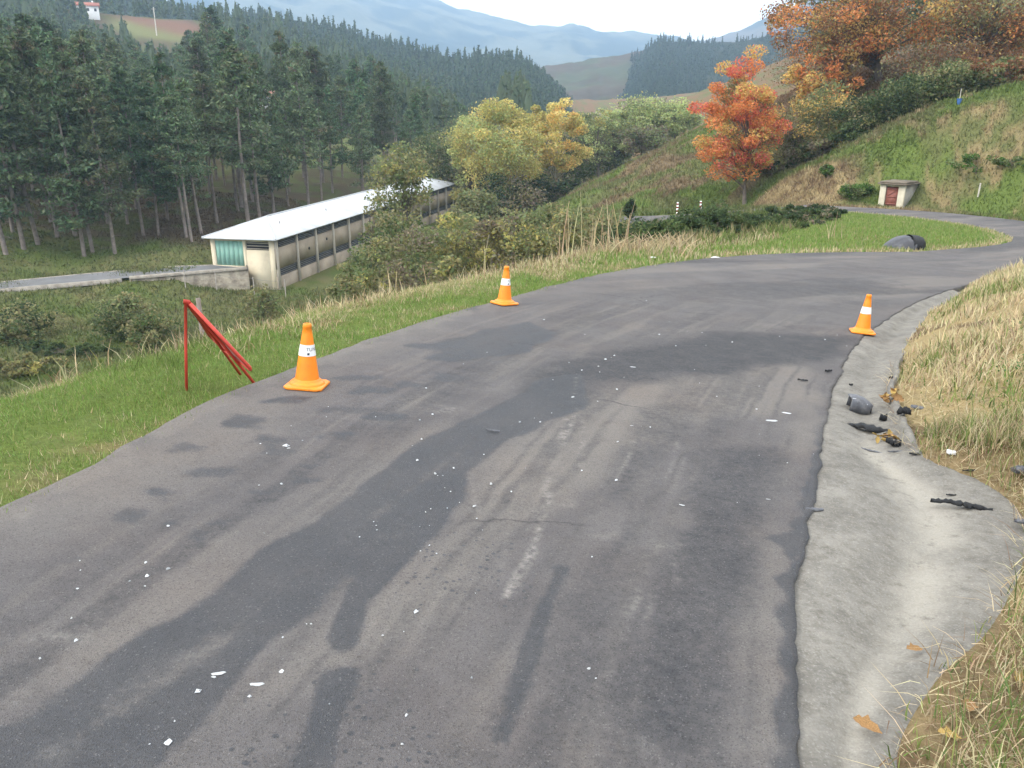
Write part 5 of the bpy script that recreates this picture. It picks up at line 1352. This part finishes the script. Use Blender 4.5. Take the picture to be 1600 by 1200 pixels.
# ------------------------------------------------------------------ traffic cones
m_or = m_plain('cone_orange', (.93, .27, .02), .45, .08, 9, spec=.4, dirt=(.55, .17, .04), dirt_s=20, dirt_lo=.56, dirt_hi=.8)
m_sl = m_plain('cone_sleeve', (.84, .84, .83), .45, .03, 12, dirt=(.66, .65, .62), dirt_s=16, dirt_lo=.55, dirt_hi=.8)
m_ink = m_plain('black_print', (.03, .03, .035), .6, .1)
PN = np.array([.07, .065, 1.0]); PN /= np.linalg.norm(PN)
def tilt_quat(rz): return (Vector((0, 0, 1)).rotation_difference(Vector(PN)) @ Matrix.Rotation(rz, 4, 'Z').to_quaternion())
CR0, CR1, CZ0, CZ1 = .086, .026, .050, .460                    # shell radius at foot and top
def cone_r(z): return CR0 + (CR1 - CR0) * (z - CZ0) / (CZ1 - CZ0)
def make_cone(loc, rz, label, text=None):
    root = empty('traffic_cone', loc); root.rotation_mode = 'QUATERNION'; root.rotation_quaternion = tilt_quat(rz)
    tag(root, label, 'traffic cone', 'orange traffic cones on the road')
    # square foot with clipped corners, stepped up to a round collar
    bs = MB(); a = .138
    def sq(s, c, z):
        return [(x, y, z) for x, y in ((s - c, -s), (s, -s + c), (s, s - c), (s - c, s), (-s + c, s), (-s, s - c), (-s, -s + c), (-s + c, -s))]
    rings = [sq(a * .98, .03, .0), sq(a, .03, .004), sq(a, .03, .016), sq(a - .008, .03, .022)]
    V = sum(rings, []); F = []
    for i in range(3):
        F += [(i * 8 + j, i * 8 + (j + 1) % 8, (i + 1) * 8 + (j + 1) % 8, (i + 1) * 8 + j) for j in range(8)]
    F += [(24, 25, 26, 27), (24, 27, 28, 31), (28, 29, 30, 31), (3, 2, 1, 0), (7, 4, 3, 0), (7, 6, 5, 4)]
    bs.add(V, F); bs.build('base', m_or, root, bevel=.004)
    MB().lathe([(.125, .020), (.122, .032), (.112, .040), (.100, .043), (.0965, .050), (.092, .056), (CR0, .060)], 36).build('collar', m_or, root, True)
    prof = [(cone_r(z), z) for z in np.linspace(.056, CZ1 - .03, 10)]
    prof += [(cone_r(CZ1 - .03) + .0022, CZ1 - .028), (CR1 + .0022, CZ1 - .004), (CR1 - .001, CZ1), (CR1 - .006, CZ1), (CR1 - .007, CZ1 - .05)]
    MB().lathe(prof, 36).build('shell', m_or, root, True)
    z0, z1 = .232, .312
    sl = MB().lathe([(cone_r(z) + .0022, z) for z in np.linspace(z0, z1, 5)], 36).build('sleeve', m_sl, root, True)
    if text is not None:
        for body, size, zc, a0 in (('TUNC', .034, .270, text), ('-·■', .022, .241, text - .12)):
            cu = bpy.data.curves.new('print', 'FONT'); cu.body = body; cu.size = size; cu.space_character = 1.08
            to = bpy.data.objects.new('tmp', cu); COL.objects.link(to)
            bpy.context.view_layer.update()
            me = bpy.data.meshes.new_from_object(to.evaluated_get(bpy.context.evaluated_depsgraph_get()))
            bpy.data.objects.remove(to)
            for v in me.vertices:
                z = zc + v.co.y; rr = cone_r(z) + .0030
                an = a0 + v.co.x / rr
                v.co = (rr * math.cos(an), rr * math.sin(an), z)
            if len(me.polygons):
                me.name = 'lettering'
                link('lettering', me, m_ink, sl)
    return root
for px, py, rz, lb, tx in ((480, 604, R(-3), 'orange cone with lettered white band by the red folding sign', R(-82)), (788, 475, R(40), 'orange cone on the left road edge, middle one of the three', R(-110)), (1347, 520, R(-16), 'orange cone leaning on the right road edge by the concrete gutter', None)):
    x, y = hit_plane(px, py)
    make_cone((x, y, float(plane_z(x, y)) + .006), rz, lb, tx)

# ------------------------------------------------------------------ red folding warning sign, seen from behind
def folding_sign():
    gx, gy = hit_plane(290, 606)
    F0 = np.array([gx, gy, h1(gx, gy)])
    ap = los(290, 472, gy + .03)
    f1 = np.array([*hit_plane(402, 596), 0]); f1[2] = h1(f1[0], f1[1])
    f2 = np.array([*hit_plane(376, 578), 0]); f2[2] = h1(f2[0], f2[1]) + .02
    root = empty('folding_sign', F0)
    tag(root, 'red tubular folding road sign standing on the left grass verge', 'sign')
    m_r = m_plain('sign_red', (.55, .055, .035), .55, .15, 12, dirt=(.35, .06, .04), dirt_s=9, dirt_lo=.55, dirt_hi=.8)
    m_b = m_plain('sign_back', (.30, .13, .11), .6, .15, 10)
    o = F0
    for f, nm in ((F0, 'rear_leg'), (f1, 'leg'), (f2, 'leg')):
        MB().tube([ap - o, (ap + f) / 2 - o, f - o + np.array([0, 0, -.03])], .0105, 8).build(nm, m_r, root, True)
    MB().tube([ap - o + np.array([-.014, 0, .004]), ap - o + np.array([.024, .01, -.004])], .016, 8).build('hinge', m_r, root, True)
    # triangular plate fixed across the front pair of legs
    mid = (f1 + f2) / 2; dn = unit(mid - ap); lat = unit(f1 - f2); lat = unit(lat - dn * float(lat @ dn)); nn = np.cross(dn, lat)
    if nn[1] > 0: nn = -nn
    L = np.linalg.norm(mid - ap)
    T0 = ap + dn * .03 * L
    hgt = .66 * L; hw = .32
    def tri(s, off):
        c = T0 + dn * hgt * .66
        P = [T0 + lat * .02, T0 - lat * .02, T0 + dn * (hgt - .05) - lat * hw, T0 + dn * hgt - lat * (hw - .05), T0 + dn * hgt + lat * (hw - .05), T0 + dn * (hgt - .05) + lat * hw]
        return [c + (p - c) * s - nn * off - o for p in P]
    def plate(s, o0, o1):
        m = MB(); A_ = tri(s, o0); B_ = tri(s, o1); n = 6
        base = m.n
        m.add(A_ + B_, [(i, (i + 1) % n, n + (i + 1) % n, n + i) for i in range(n)])
        m.f3.append(np.array([(0, i, i + 1) for i in range(1, 5)])); m.f3.append(np.array([(6, 6 + i + 1, 6 + i) for i in range(1, 5)]))
        return m
    p = plate(1., .012, .016).build('plate', m_b, root)
    # raised red rim
    A_ = tri(1.02, .014); rim = MB(); rim.tube(A_ + A_[:1], .013, 6); rim.build('rim', m_r, p, True)
    cb = MB(); cb.tube([ap + (f1 - ap) * .66 - o, ap + (f2 - ap) * .66 - o], .008, 6); cb.build('cross_bar', m_r, root, True)
folding_sign()

# ------------------------------------------------------------------ dark plastic shell lying on the grass wedge
def shell():
    x, y = hit_plane(1414, 387)
    z = h1(x, y) - .03
    w = los(1445, 387, y)[0] - los(1384, 387, y)[0]
    hgt = los(1414, 367, y)[2] - los(1414, 389, y)[2]
    root = empty('plastic_shell', (x, y, z), R(-6))
    tag(root, 'dark grey moulded plastic car panel lying on the grass inside the bend', 'car panel')
    m_s = m_plain('grey_shell', (.038, .039, .047), .38, .2, 6, dirt=(.085, .085, .09), dirt_s=4)
    n, m = 26, 20
    V = []; V2 = []
    for i in range(n):
        t = i / (n - 1)                                       # nose at left to open end at right
        X = -w / 2 + t * w * .60
        hh = hgt * (math.sin(math.pi * .5 * min(1, t * 1.18)) ** .75) * (1 if t < .8 else 1 - .10 * (t - .8) / .2)
        dd = .28 + .30 * math.sin(math.pi * .5 * t)
        for j in range(m):
            a = math.pi * j / (m - 1)
            crease = 1 - .07 * math.exp(-((a - 1.05) / .10) ** 2) - .05 * math.exp(-((a - 1.9) / .12) ** 2)
            V.append((X + .05 * math.sin(a * 2), -math.cos(a) * dd * crease, math.sin(a) ** .8 * hh * crease))
            V2.append((X + .05 * math.sin(a * 2), -math.cos(a) * dd * crease * .95, math.sin(a) ** .8 * hh * crease * .95 - .01))
    F = [(i * m + j, i * m + j + 1, (i + 1) * m + j + 1, (i + 1) * m + j) for i in range(n - 1) for j in range(m - 1)]
    k = n * m
    F2 = [(k + a, k + d, k + c, k + b_) for a, b_, c, d in F]
    FR = [((n - 1) * m + j, (n - 1) * m + j + 1, k + (n - 1) * m + j + 1, k + (n - 1) * m + j) for j in range(m - 1)]
    o = MB().add(V + V2, F + F2 + FR).build('shell', m_s, root, True)
    # dark curved end piece leaning against it
    P = []
    e = MB(); q = 18
    Vv = []
    for s_ in (0, 1):
        for j in range(q):
            a = math.pi * j / (q - 1)
            Vv.append((w * .04 + .05 * math.sin(a) + s_ * (.14 + .10 * math.sin(a)), -math.cos(a) * (.56 - .04 * s_), math.sin(a) ** .7 * hgt * (1.04 - .05 * s_)))
    e.add(Vv, [(j, j + 1, q + j + 1, q + j) for j in range(q - 1)])
    cen = len(Vv)
    rings = [Vv[q:]]
    for f_ in (.90, .66, .34):
        rings.append([(w * .04 + .19 + .1 * math.sin(math.pi * j / (q - 1)) + (w * .46 - .29) * math.sqrt(1 - f_ * f_), -math.cos(math.pi * j / (q - 1)) * .52 * f_, math.sin(math.pi * j / (q - 1)) ** .7 * hgt * (.99 * f_)) for j in range(q)])
    for A_, B_ in zip(rings[:-1], rings[1:]):
        e.add(A_ + B_, [(j, j + 1, q + j + 1, q + j) for j in range(q - 1)])
    e.build('end_cap', m_dark, root, True)
shell()

# ------------------------------------------------------------------ crash debris by the gutter
m_grey = m_plain('grey_plastic', (.085, .088, .10), .45, .25, 25, dirt=(.20, .20, .20), dirt_s=18, dirt_lo=.5, dirt_hi=.8)
m_silver = m_plain('scuffed_silver', (.42, .43, .46), .35, .15, 30)
m_dead = m_plain('dead_leaf', (.27, .15, .055), .8, .4, 25, bmp=.3)
m_yel = m_plain('yellow_leaf', (.40, .27, .08), .8, .3, 25)
m_wht = m_plain('white_plastic', (.80, .80, .82), .35, .05, 30)
def gz(x, y): 
    k = np.argmin((UX - x) ** 2 + (UY - y) ** 2); i, j = divmod(int(k), UX.shape[1])
    on = (UX[i, j] - x) ** 2 + (UY[i, j] - y) ** 2 < .004 and j < UX.shape[1] - 1
    if on: return float(UZ[i, j])
    d = sdf(np.array([x]), np.array([y]), PAVED)[0]
    return float(plane_z(x, y)) + .004 if d < 0 else h1(x, y)
def spot(px, py):
    x, y = hit_plane(px, py); return x, y, gz(x, y)
def jag(name, label, px, py, L, W, T, rz, mat, seed, cat='debris', bend=.0, teeth=.35, group=None, n=16, lift=.0):
    """a torn sheet: ragged outline, some thickness, buckled along its length"""
    r_ = np.random.default_rng(seed)
    x, y, z = spot(px, py)
    t = np.linspace(-1, 1, n)
    top = W / 2 * (1 - .75 * np.abs(t) ** 2.2) * (1 + teeth * r_.uniform(-1, 1, n)); bot = -W / 2 * (1 - .75 * np.abs(t) ** 2.2) * (1 + teeth * r_.uniform(-1, 1, n))
    hz = bend * (1 - t * t) + T * .8 * np.cumsum(r_.normal(0, .35, n)) * .3
    hz -= hz.min()
    rows = []
    for k in range(n):
        X = t[k] * L / 2
        rows.append([(X, top[k], hz[k] + lift), (X, top[k] * .3, hz[k] + T * (1.2 + r_.uniform(-.3, .6)) + lift), (X, bot[k] * .4, hz[k] + T * (1.0 + r_.uniform(-.4, .6)) + lift), (X, bot[k], hz[k] + lift), (X, 0, hz[k] - T * .15 + lift)])
    V = [v for r in rows for v in r]; F = []
    for k in range(n - 1):
        for j in range(5):
            F.append((k * 5 + j, k * 5 + (j + 1) % 5, (k + 1) * 5 + (j + 1) % 5, (k + 1) * 5 + j))
    m = MB().add(V, F)
    m.f3.append(np.array([(0, 1, 2), (0, 2, 3), (0, 3, 4)])); e = (n - 1) * 5; m.f3.append(np.array([(e, e + 2, e + 1), (e, e + 3, e + 2), (e, e + 4, e + 3)]))
    o = m.build(name, mat)
    o.location = (x, y, z + .004); o.rotation_mode = 'QUATERNION'; o.rotation_quaternion = tilt_quat(rz)
    tag(o, label, cat, group)
    return o
# mirror-like housing with a dark open end
x, y, z = spot(1342, 634)
hs = empty('broken_housing', (x, y, z + .003)); hs.rotation_mode = 'QUATERNION'; hs.rotation_quaternion = tilt_quat(R(-14))
tag(hs, 'broken grey plastic housing with dark open end on the concrete gutter', 'debris')
n, m_ = 9, 12
V = []
for s_, (rw_, rh, xx) in enumerate(((.075, .125, -.085), (.072, .130, -.07), (.072, .128, -.03), (.070, .112, .02), (.064, .088, .06), (.055, .070, .085))):
    for j in range(m_):
        a = math.pi * (j / (m_ - 1))
        V.append((xx + .012 * math.sin(a * 3 + s_), -math.cos(a) * rw_, max(0, math.sin(a)) ** .32 * rh))
F = [(i * m_ + j, i * m_ + j + 1, (i + 1) * m_ + j + 1, (i + 1) * m_ + j) for i in range(5) for j in range(m_ - 1)]
o = MB().add(V, F).build('shell', m_grey, hs)
sm = o.modifiers.new('thick', 'SOLIDIFY'); sm.thickness = .005; sm.offset = 0
MB().box((-.055, -.052, .085), (.030, .012, .06), .1).build('clip', m_silver, hs, bevel=.003)
MB().box((.03, -.055, .055), (.045, .010, .05), .2).build('bracket', m_silver, hs, bevel=.003)
V = [(.089, -math.cos(math.pi * j / 9) * .05, math.sin(math.pi * j / 9) * .062) for j in range(10)] + [(.089, 0, .0)]
MB().add(V, [(j, j + 1, 10) for j in range(9)]).build('opening', m_dark, hs)  # flat dark sheet standing in for the shaded hollow

jag('torn_plastic', 'long torn black plastic strip on the gutter before the broken housing', 1362, 664, .34, .10, .018, R(-28), m_dark, 1, bend=.02, teeth=.6)
jag('torn_plastic', 'small black plastic lump left of the kerb pieces', 1380, 652, .06, .05, .03, R(10), m_dark, 2)
jag('torn_plastic', 'black folded plastic chunk against the low kerb', 1410, 660, .13, .07, .028, R(20), m_dark, 3, bend=.015, teeth=.5)
jag('plastic_plate', 'flat grey plastic plate in the grass beside the kerb', 1433, 648, .11, .07, .012, R(-20), m_grey, 4, teeth=.12)
jag('torn_plastic', 'black crumpled plastic chunk among leaves at the gutter end', 1396, 691, .10, .07, .024, R(-15), m_dark, 5, teeth=.5)
jag('plastic_strip', 'thin grey plastic strip below the torn black strip', 1362, 692, .15, .018, .006, R(-38), m_grey, 6)
jag('plastic_strip', 'thin curved grey strip at the end of the leaf litter', 1400, 700, .12, .014, .005, R(12), m_grey, 7)
jag('torn_trim', 'long torn black trim piece lying on the concrete apron', 1503, 783, .31, .05, .014, R(-24), m_dark, 8, bend=.012, n=26, teeth=.75)
jag('plastic_strip', 'dark flat plastic strip across the gutter edge', 1272, 794, .105, .032, .008, R(3), m_grey, 9, teeth=.2)
jag('plastic_shard', 'dark triangular plastic shard in the grass at right', 1588, 756, .10, .085, .02, R(35), m_grey, 10, lift=.03)
jag('plastic_plate', 'grey plastic plate at the right edge in the grass', 1597, 823, .09, .05, .012, R(-10), m_grey, 11, teeth=.15, lift=.03)
jag('plastic_bit', 'white and dark plastic bit on straw beside the apron', 1484, 718, .055, .03, .016, R(-40), m_wht, 12)
jag('plastic_strip', 'thin black strip where the apron meets the straw', 1516, 738, .13, .016, .006, R(14), m_dark, 13)
jag('plastic_strip', 'thin dark strip lying on the apron above the torn trim', 1488, 764, .06, .012, .005, R(0), m_dark, 14)
jag('plastic_bit', 'dark flat bit on the apron near the straw', 1430, 709, .08, .022, .008, R(0), m_dark, 15)
jag('plastic_bit', 'small black bit on asphalt near the upper gutter', 1294, 582, .07, .03, .012, R(8), m_dark, 16)
jag('plastic_strip', 'narrow dark strip with white end on asphalt near the gutter', 1254, 596, .09, .025, .008, R(-6), m_dark, 17)
jag('plastic_strip', 'faint dark strip on asphalt beside the pale gutter', 1256, 717, .10, .016, .005, R(-6), m_dark, 18)
jag('plastic_bit', 'dark speck lying alone on the upper gutter', 1330, 599, .035, .022, .010, R(0), m_dark, 19)
jag('plastic_bit', 'small dark bit by the kerb above the leaf heap', 1391, 598, .06, .028, .012, R(30), m_dark, 20)
jag('plastic_strip', 'slim grey strip lying in the middle of the road', 770, 675, .09, .02, .006, R(-8), m_grey, 21)
jag('white_strip', 'curved white plastic strip on the dark tar by the gutter', 1229, 862, .075, .016, .006, R(-12), m_wht, 22, teeth=.15, bend=.006)

# heaps of fallen leaves, each leaf a piece
def leaf_mesh(seed, L, W):
    r_ = np.random.default_rng(seed)
    n = 9; t = np.linspace(0, 1, n); w = W * np.sin(np.pi * t ** .8) * (1 + .35 * r_.uniform(-1, 1, n)); cz = r_.uniform(.1, .35) * L
    V = []
    for k in range(n):
        X = (t[k] - .5) * L; z = cz * (t[k] - .5) ** 2 * 2
        V += [(X, -w[k], z + abs(w[k]) * .5), (X, 0, z), (X, w[k], z + abs(w[k]) * .5)]
    F = [(k * 3 + j, k * 3 + j + 1, (k + 1) * 3 + j + 1, (k + 1) * 3 + j) for k in range(n - 1) for j in range(2)]
    return MB().add(V, F).mesh('leaf')
LM = [leaf_mesh(s, 1., .32) for s in range(5)]
def leaf_heap(px, py, n, rad, mats, label, hz=.05, ll=.07):
    x, y, z = spot(px, py)
    root = empty('leaf_heap', (x, y, z)); tag(root, label, 'dead leaves')
    for k in range(n):
        me = LM[k % 5].copy(); me.materials.clear(); me.materials.append(mats[k % len(mats)])
        o = bpy.data.objects.new('leaf', me); COL.objects.link(o); o.parent = root
        a = random.uniform(0, 6.28); r = rad * math.sqrt(random.random())
        o.location = (math.cos(a) * r, math.sin(a) * r, .012 + hz * random.random() * (1 - r / rad))
        o.rotation_euler = (random.gauss(0, .5), random.gauss(0, .5), random.uniform(0, 6.28)); s = ll * random.uniform(.7, 1.3); o.scale = (s, s, s)
leaf_heap(1391, 633, 22, .07, [m_dead, m_dead, m_yel], 'heap of curled orange dead leaves against the low kerb', .08, .075)
leaf_heap(1385, 680, 14, .10, [m_yel, m_dead, m_yel], 'yellow leaves caught among the torn black plastic', .03, .06)
for px, py, rz, s, mm, lb in ((1356, 1131, -40, .095, m_dead, 'single long brown leaf on the gutter at lower right'), (1592, 1086, 30, .09, m_yel, 'orange leaf in the straw at the lower right edge'), (1510, 1120, 60, .08, m_dead, 'faded brown leaf in the straw near the bottom right'), (1480, 1165, -20, .07, m_yel, 'tan leaf near the bottom of the straw corner'), (1430, 1010, 5, .07, m_dead, 'brown leaf bit where weeds meet the gutter')):
    x, y, z = spot(px, py)
    me = LM[1].copy(); me.materials.clear(); me.materials.append(mm)
    o = link('fallen_leaf', me); o.location = (x, y, z + .02); o.scale = (s, s * .8, s); o.rotation_euler = (.1, .1, R(rz)); tag(o, lb, 'leaf')

# ------------------------------------------------------------------ broken glass scattered over the asphalt
mgl, nt, b = new_mat('crushed_glass')
b.inputs['Base Color'].default_value = (.62, .64, .66, 1); b.inputs['Roughness'].default_value = .18
b.inputs['Specular IOR Level'].default_value = .7
bump(nt, b, noise_n(nt, 90, 4), .5, .003)
def chip(seed, el=1.0):
    r_ = np.random.default_rng(seed); n = 7
    a = np.sort(r_.uniform(0, 6.28, n)); rr = r_.uniform(.35, .55, n)
    lo = np.stack([np.cos(a) * rr * el, np.sin(a) * rr, 0 * a], 1); hi = lo * r_.uniform(.55, .85, (n, 1)) + np.array([0, 0, .45]) * r_.uniform(.5, 1.1, (n, 1))
    m = MB(); m.add(np.vstack([lo, hi]), [(i, (i + 1) % n, n + (i + 1) % n, n + i) for i in range(n)])
    m.f3.append(np.array([(n, n + i, n + i + 1) for i in range(1, n - 1)]))
    return m.mesh('chip')
CHIPS = [chip(s) for s in range(6)]; LONG = [chip(20 + s, 2.2) for s in range(3)]
m_g2 = m_plain('dusty_glass', (.42, .43, .43), .35, .2, 60); m_g3 = m_plain('grey_glass', (.27, .29, .30), .2, .2, 60)
for q_, c in enumerate(CHIPS + LONG): c.materials.append((mgl, m_g2, mgl, m_g3, mgl, m_g2)[q_ % 6])
SH = [(125, 877), (126, 892), (228, 880), (263, 890), (121, 921), (112, 967), (119, 1002), (63, 1030), (263, 823), (413, 834), (479, 976), (486, 976), (442, 997), (273, 1128), (234, 1164), (203, 909), (230, 901), (227, 917),
      (513, 636), (510, 652), (455, 666), (473, 689), (407, 694), (417, 709), (440, 757), (405, 759), (562, 840), (589, 829), (584, 816), (588, 822), (652, 720), (659, 687), (644, 697), (656, 657), (676, 648), (587, 652), (666, 607), (680, 741), (684, 744), (692, 744), (709, 732), (695, 763), (704, 769), (665, 801), (673, 796), (699, 795), (718, 786), (741, 792), (745, 811), (754, 829), (671, 822), (656, 824), (671, 853), (657, 862), (682, 866), (767, 757), (799, 769), (821, 732), (909, 736), (965, 691), (844, 660), (835, 654), (862, 646), (812, 660), (864, 594), (934, 628), (964, 609), (901, 585), (909, 579), (889, 567), (946, 562), (955, 559), (960, 556), (937, 582), (724, 569), (728, 560), (761, 551), (914, 523), (756, 711), (935, 573),
      (1093, 599), (1082, 604), (1085, 578), (1103, 540), (1056, 541), (1074, 518), (1097, 520), (1046, 503), (1144, 535), (1218, 526), (1323, 541), (1308, 524), (1186, 604), (1186, 679), (1186, 712), (1230, 724), (1271, 710), (1152, 786), (963, 751), (1002, 667), (1016, 668), (743, 928), (650, 957), (598, 994), (631, 988), (515, 1101), (635, 1119), (628, 1164), (925, 871), (920, 1046), (931, 1061), (737, 1060), (1030, 523), (1182, 640), (1289, 531), (850, 500), (1010, 470), (880, 545), (975, 590), (1120, 620)]
for k, (px, py) in enumerate(SH):
    x, y = hit_plane(px, py)
    o = bpy.data.objects.new('glass_fragment', CHIPS[k % 6]); COL.objects.link(o)
    s = random.choice((.006, .008, .010, .013, .018)) * random.uniform(.85, 1.2) * (1 + .05 * max(0, y - 4))
    o.location = (x, y, float(plane_z(x, y)) + .003); o.scale = (s, s * random.uniform(.7, 1.1), s * .7); o.rotation_euler = (-.065, .07, random.uniform(0, 6.28))
    where = ('near the bottom left corner' if py > 960 and px < 420 else 'on the left pale asphalt below the first cone' if px < 480 and py > 800 else 'among the dark blotches near the first cone' if px < 600 and py < 800
             else 'along the dark damp trail left of the scrapes' if px < 770 and py > 600 else 'on bare asphalt near the bottom middle' if py > 860 else 'near the middle cone at the far left edge' if px < 800
             else 'in the speckled cluster beyond the head of the trail' if px < 1000 and py < 640 else 'on the scraped middle of the road' if px < 1130 and py > 570 else 'on the far bend beyond the cones' if py < 560 else 'on the right wheel track beside the gutter')
    tag(o, 'small white glass fragment ' + where, 'glass fragment', 'small glass fragments ' + where)
BIG = [(343, 1053, .05, 1, 20, 'long white glass piece at lower left, largest of a touching pair'), (334, 1059, .024, 0, 0, 'white glass bit touching the long piece at lower left'), (309, 1081, .034, 0, 30, 'triangular white glass piece on the dark trail at lower left'), (403, 1070, .05, 1, 10, 'greyish see-through plate fragment on the paler asphalt at lower left'), (440, 1050, .032, 0, 0, 'white glass piece just right of the greyish plate fragment'), (390, 1089, .02, 0, 0, 'white glass bit just below the greyish plate fragment'),
       (263, 1161, .042, 0, 0, 'rounded white glass piece near the bottom left edge'), (447, 697, .06, 0, 0, 'bright cluster-like glass piece among the left dark blotches'), (451, 701, .03, 0, 40, 'white bit touching the bright glass piece on the left blotches'), (895, 621, .05, 0, 80, 'bluish white piece at the head of the damp trail'), (989, 574, .06, 1, 0, 'long white glass piece right of the speckled cluster'), (1229, 646, .075, 1, -10, 'white smear-like glass piece near the right gutter, upper of two'), (1207, 658, .095, 1, 5, 'white smear-like glass piece near the right gutter, lower of two'), (1200, 781, .03, 1, -10, 'white glass strip on the right wheel track'), (987, 666, .03, 1, 0, 'small white strip in the brownish middle of the road'), (1066, 790, .035, 1, -20, 'pinkish white chip on the right wheel track')]
for px, py, s, lg, rz, lb in BIG:
    x, y = hit_plane(px, py)
    o = bpy.data.objects.new('glass_fragment', (LONG if lg else CHIPS)[int(px) % 3]); COL.objects.link(o)
    s *= (.5 if lg else .8)
    o.location = (x, y, float(plane_z(x, y)) + .003); o.scale = (s, s * .8, s * .28); o.rotation_euler = (-.065, .07, R(rz))
    tag(o, lb, 'glass fragment', 'larger glass fragments on the road')
for px, py, s, lb in ((1118, 404, .22, 'white paper scrap on the grass at the far road edge'), (1020, 404, .18, 'pale paper scrap on the dry grass by the far road edge')):
    x, y = hit_plane(px, py); o = link('paper_scrap', LONG[0].copy(), None); o.data.materials.clear(); o.data.materials.append(m_white)
    o.location = (x, y, h1(x, y) + .03); o.scale = (s * .55, s * .6, s * .3); o.rotation_euler = (.3, .1, .2); tag(o, lb, 'litter')
# stakes
for px, p0, p1, y, lb, mt in ((1527, 312, 286, 55, 'thin pale stake standing in the grass right of the hut', 'palebark'), (1436 - 126, 500, 466, 13.5, 'weathered fence post beyond the verge behind the red sign', 'palebark')):
    if px == 1310: px = 312
    x = los(px, p0, y)[0]; zg = h1(x, y); zt = los(px, p1, y)[2]
    r = empty('stake', (x, y, zg)); tag(r, lb, 'stake')
    MB().tube([(0, 0, -.3), (.02, 0, max(.5, zt - zg))], .05 if px > 1000 else .04, 6).build('post', M[mt] if px > 1000 else M['pinebark'], r)
x = los(1494, 186, 63)[0]; zg = h1(x, 63)
r = empty('tree_guard', (x, 63, zg)); tag(r, 'small blue planting marker on the crest of the grassy mound', 'marker')
m_blue = m_plain('blue_plastic', (.06, .16, .42), .5, .1, 8)
MB().lathe([(.10, 0), (.16, .28), (.20, .42)], 10).build('cup', m_blue, r); MB().tube([(0, 0, -.2), (.01, 0, 1.1)], .025, 5).build('cane', M['palebark'], r)

# ------------------------------------------------------------------ haze in the valley air
zb, zt = float(GZ.min()) - 1.2, max(HILL_TOP) + 12
hz = MB(); hz.box((0, 0, (zb + zt) / 2), (8800, 8800, zt - zb))
hz = hz.build('haze', None)
mh = bpy.data.materials.new('haze'); mh.use_nodes = True
nt = mh.node_tree
for n in list(nt.nodes):
    if n.type == 'BSDF_PRINCIPLED': nt.nodes.remove(n)
pv = nt.nodes.new('ShaderNodeVolumePrincipled')
pv.inputs['Color'].default_value = (.50, .70, .95, 1)
pv.inputs['Density'].default_value = HAZE_D
pv.inputs['Anisotropy'].default_value = .2
nt.links.new(pv.outputs[0], nt.nodes['Material Output'].inputs['Volume'])
hz.data.materials.append(mh)
hz.visible_shadow = True
tag(hz, 'pale blue autumn haze filling the valley', 'haze', None, 'stuff')
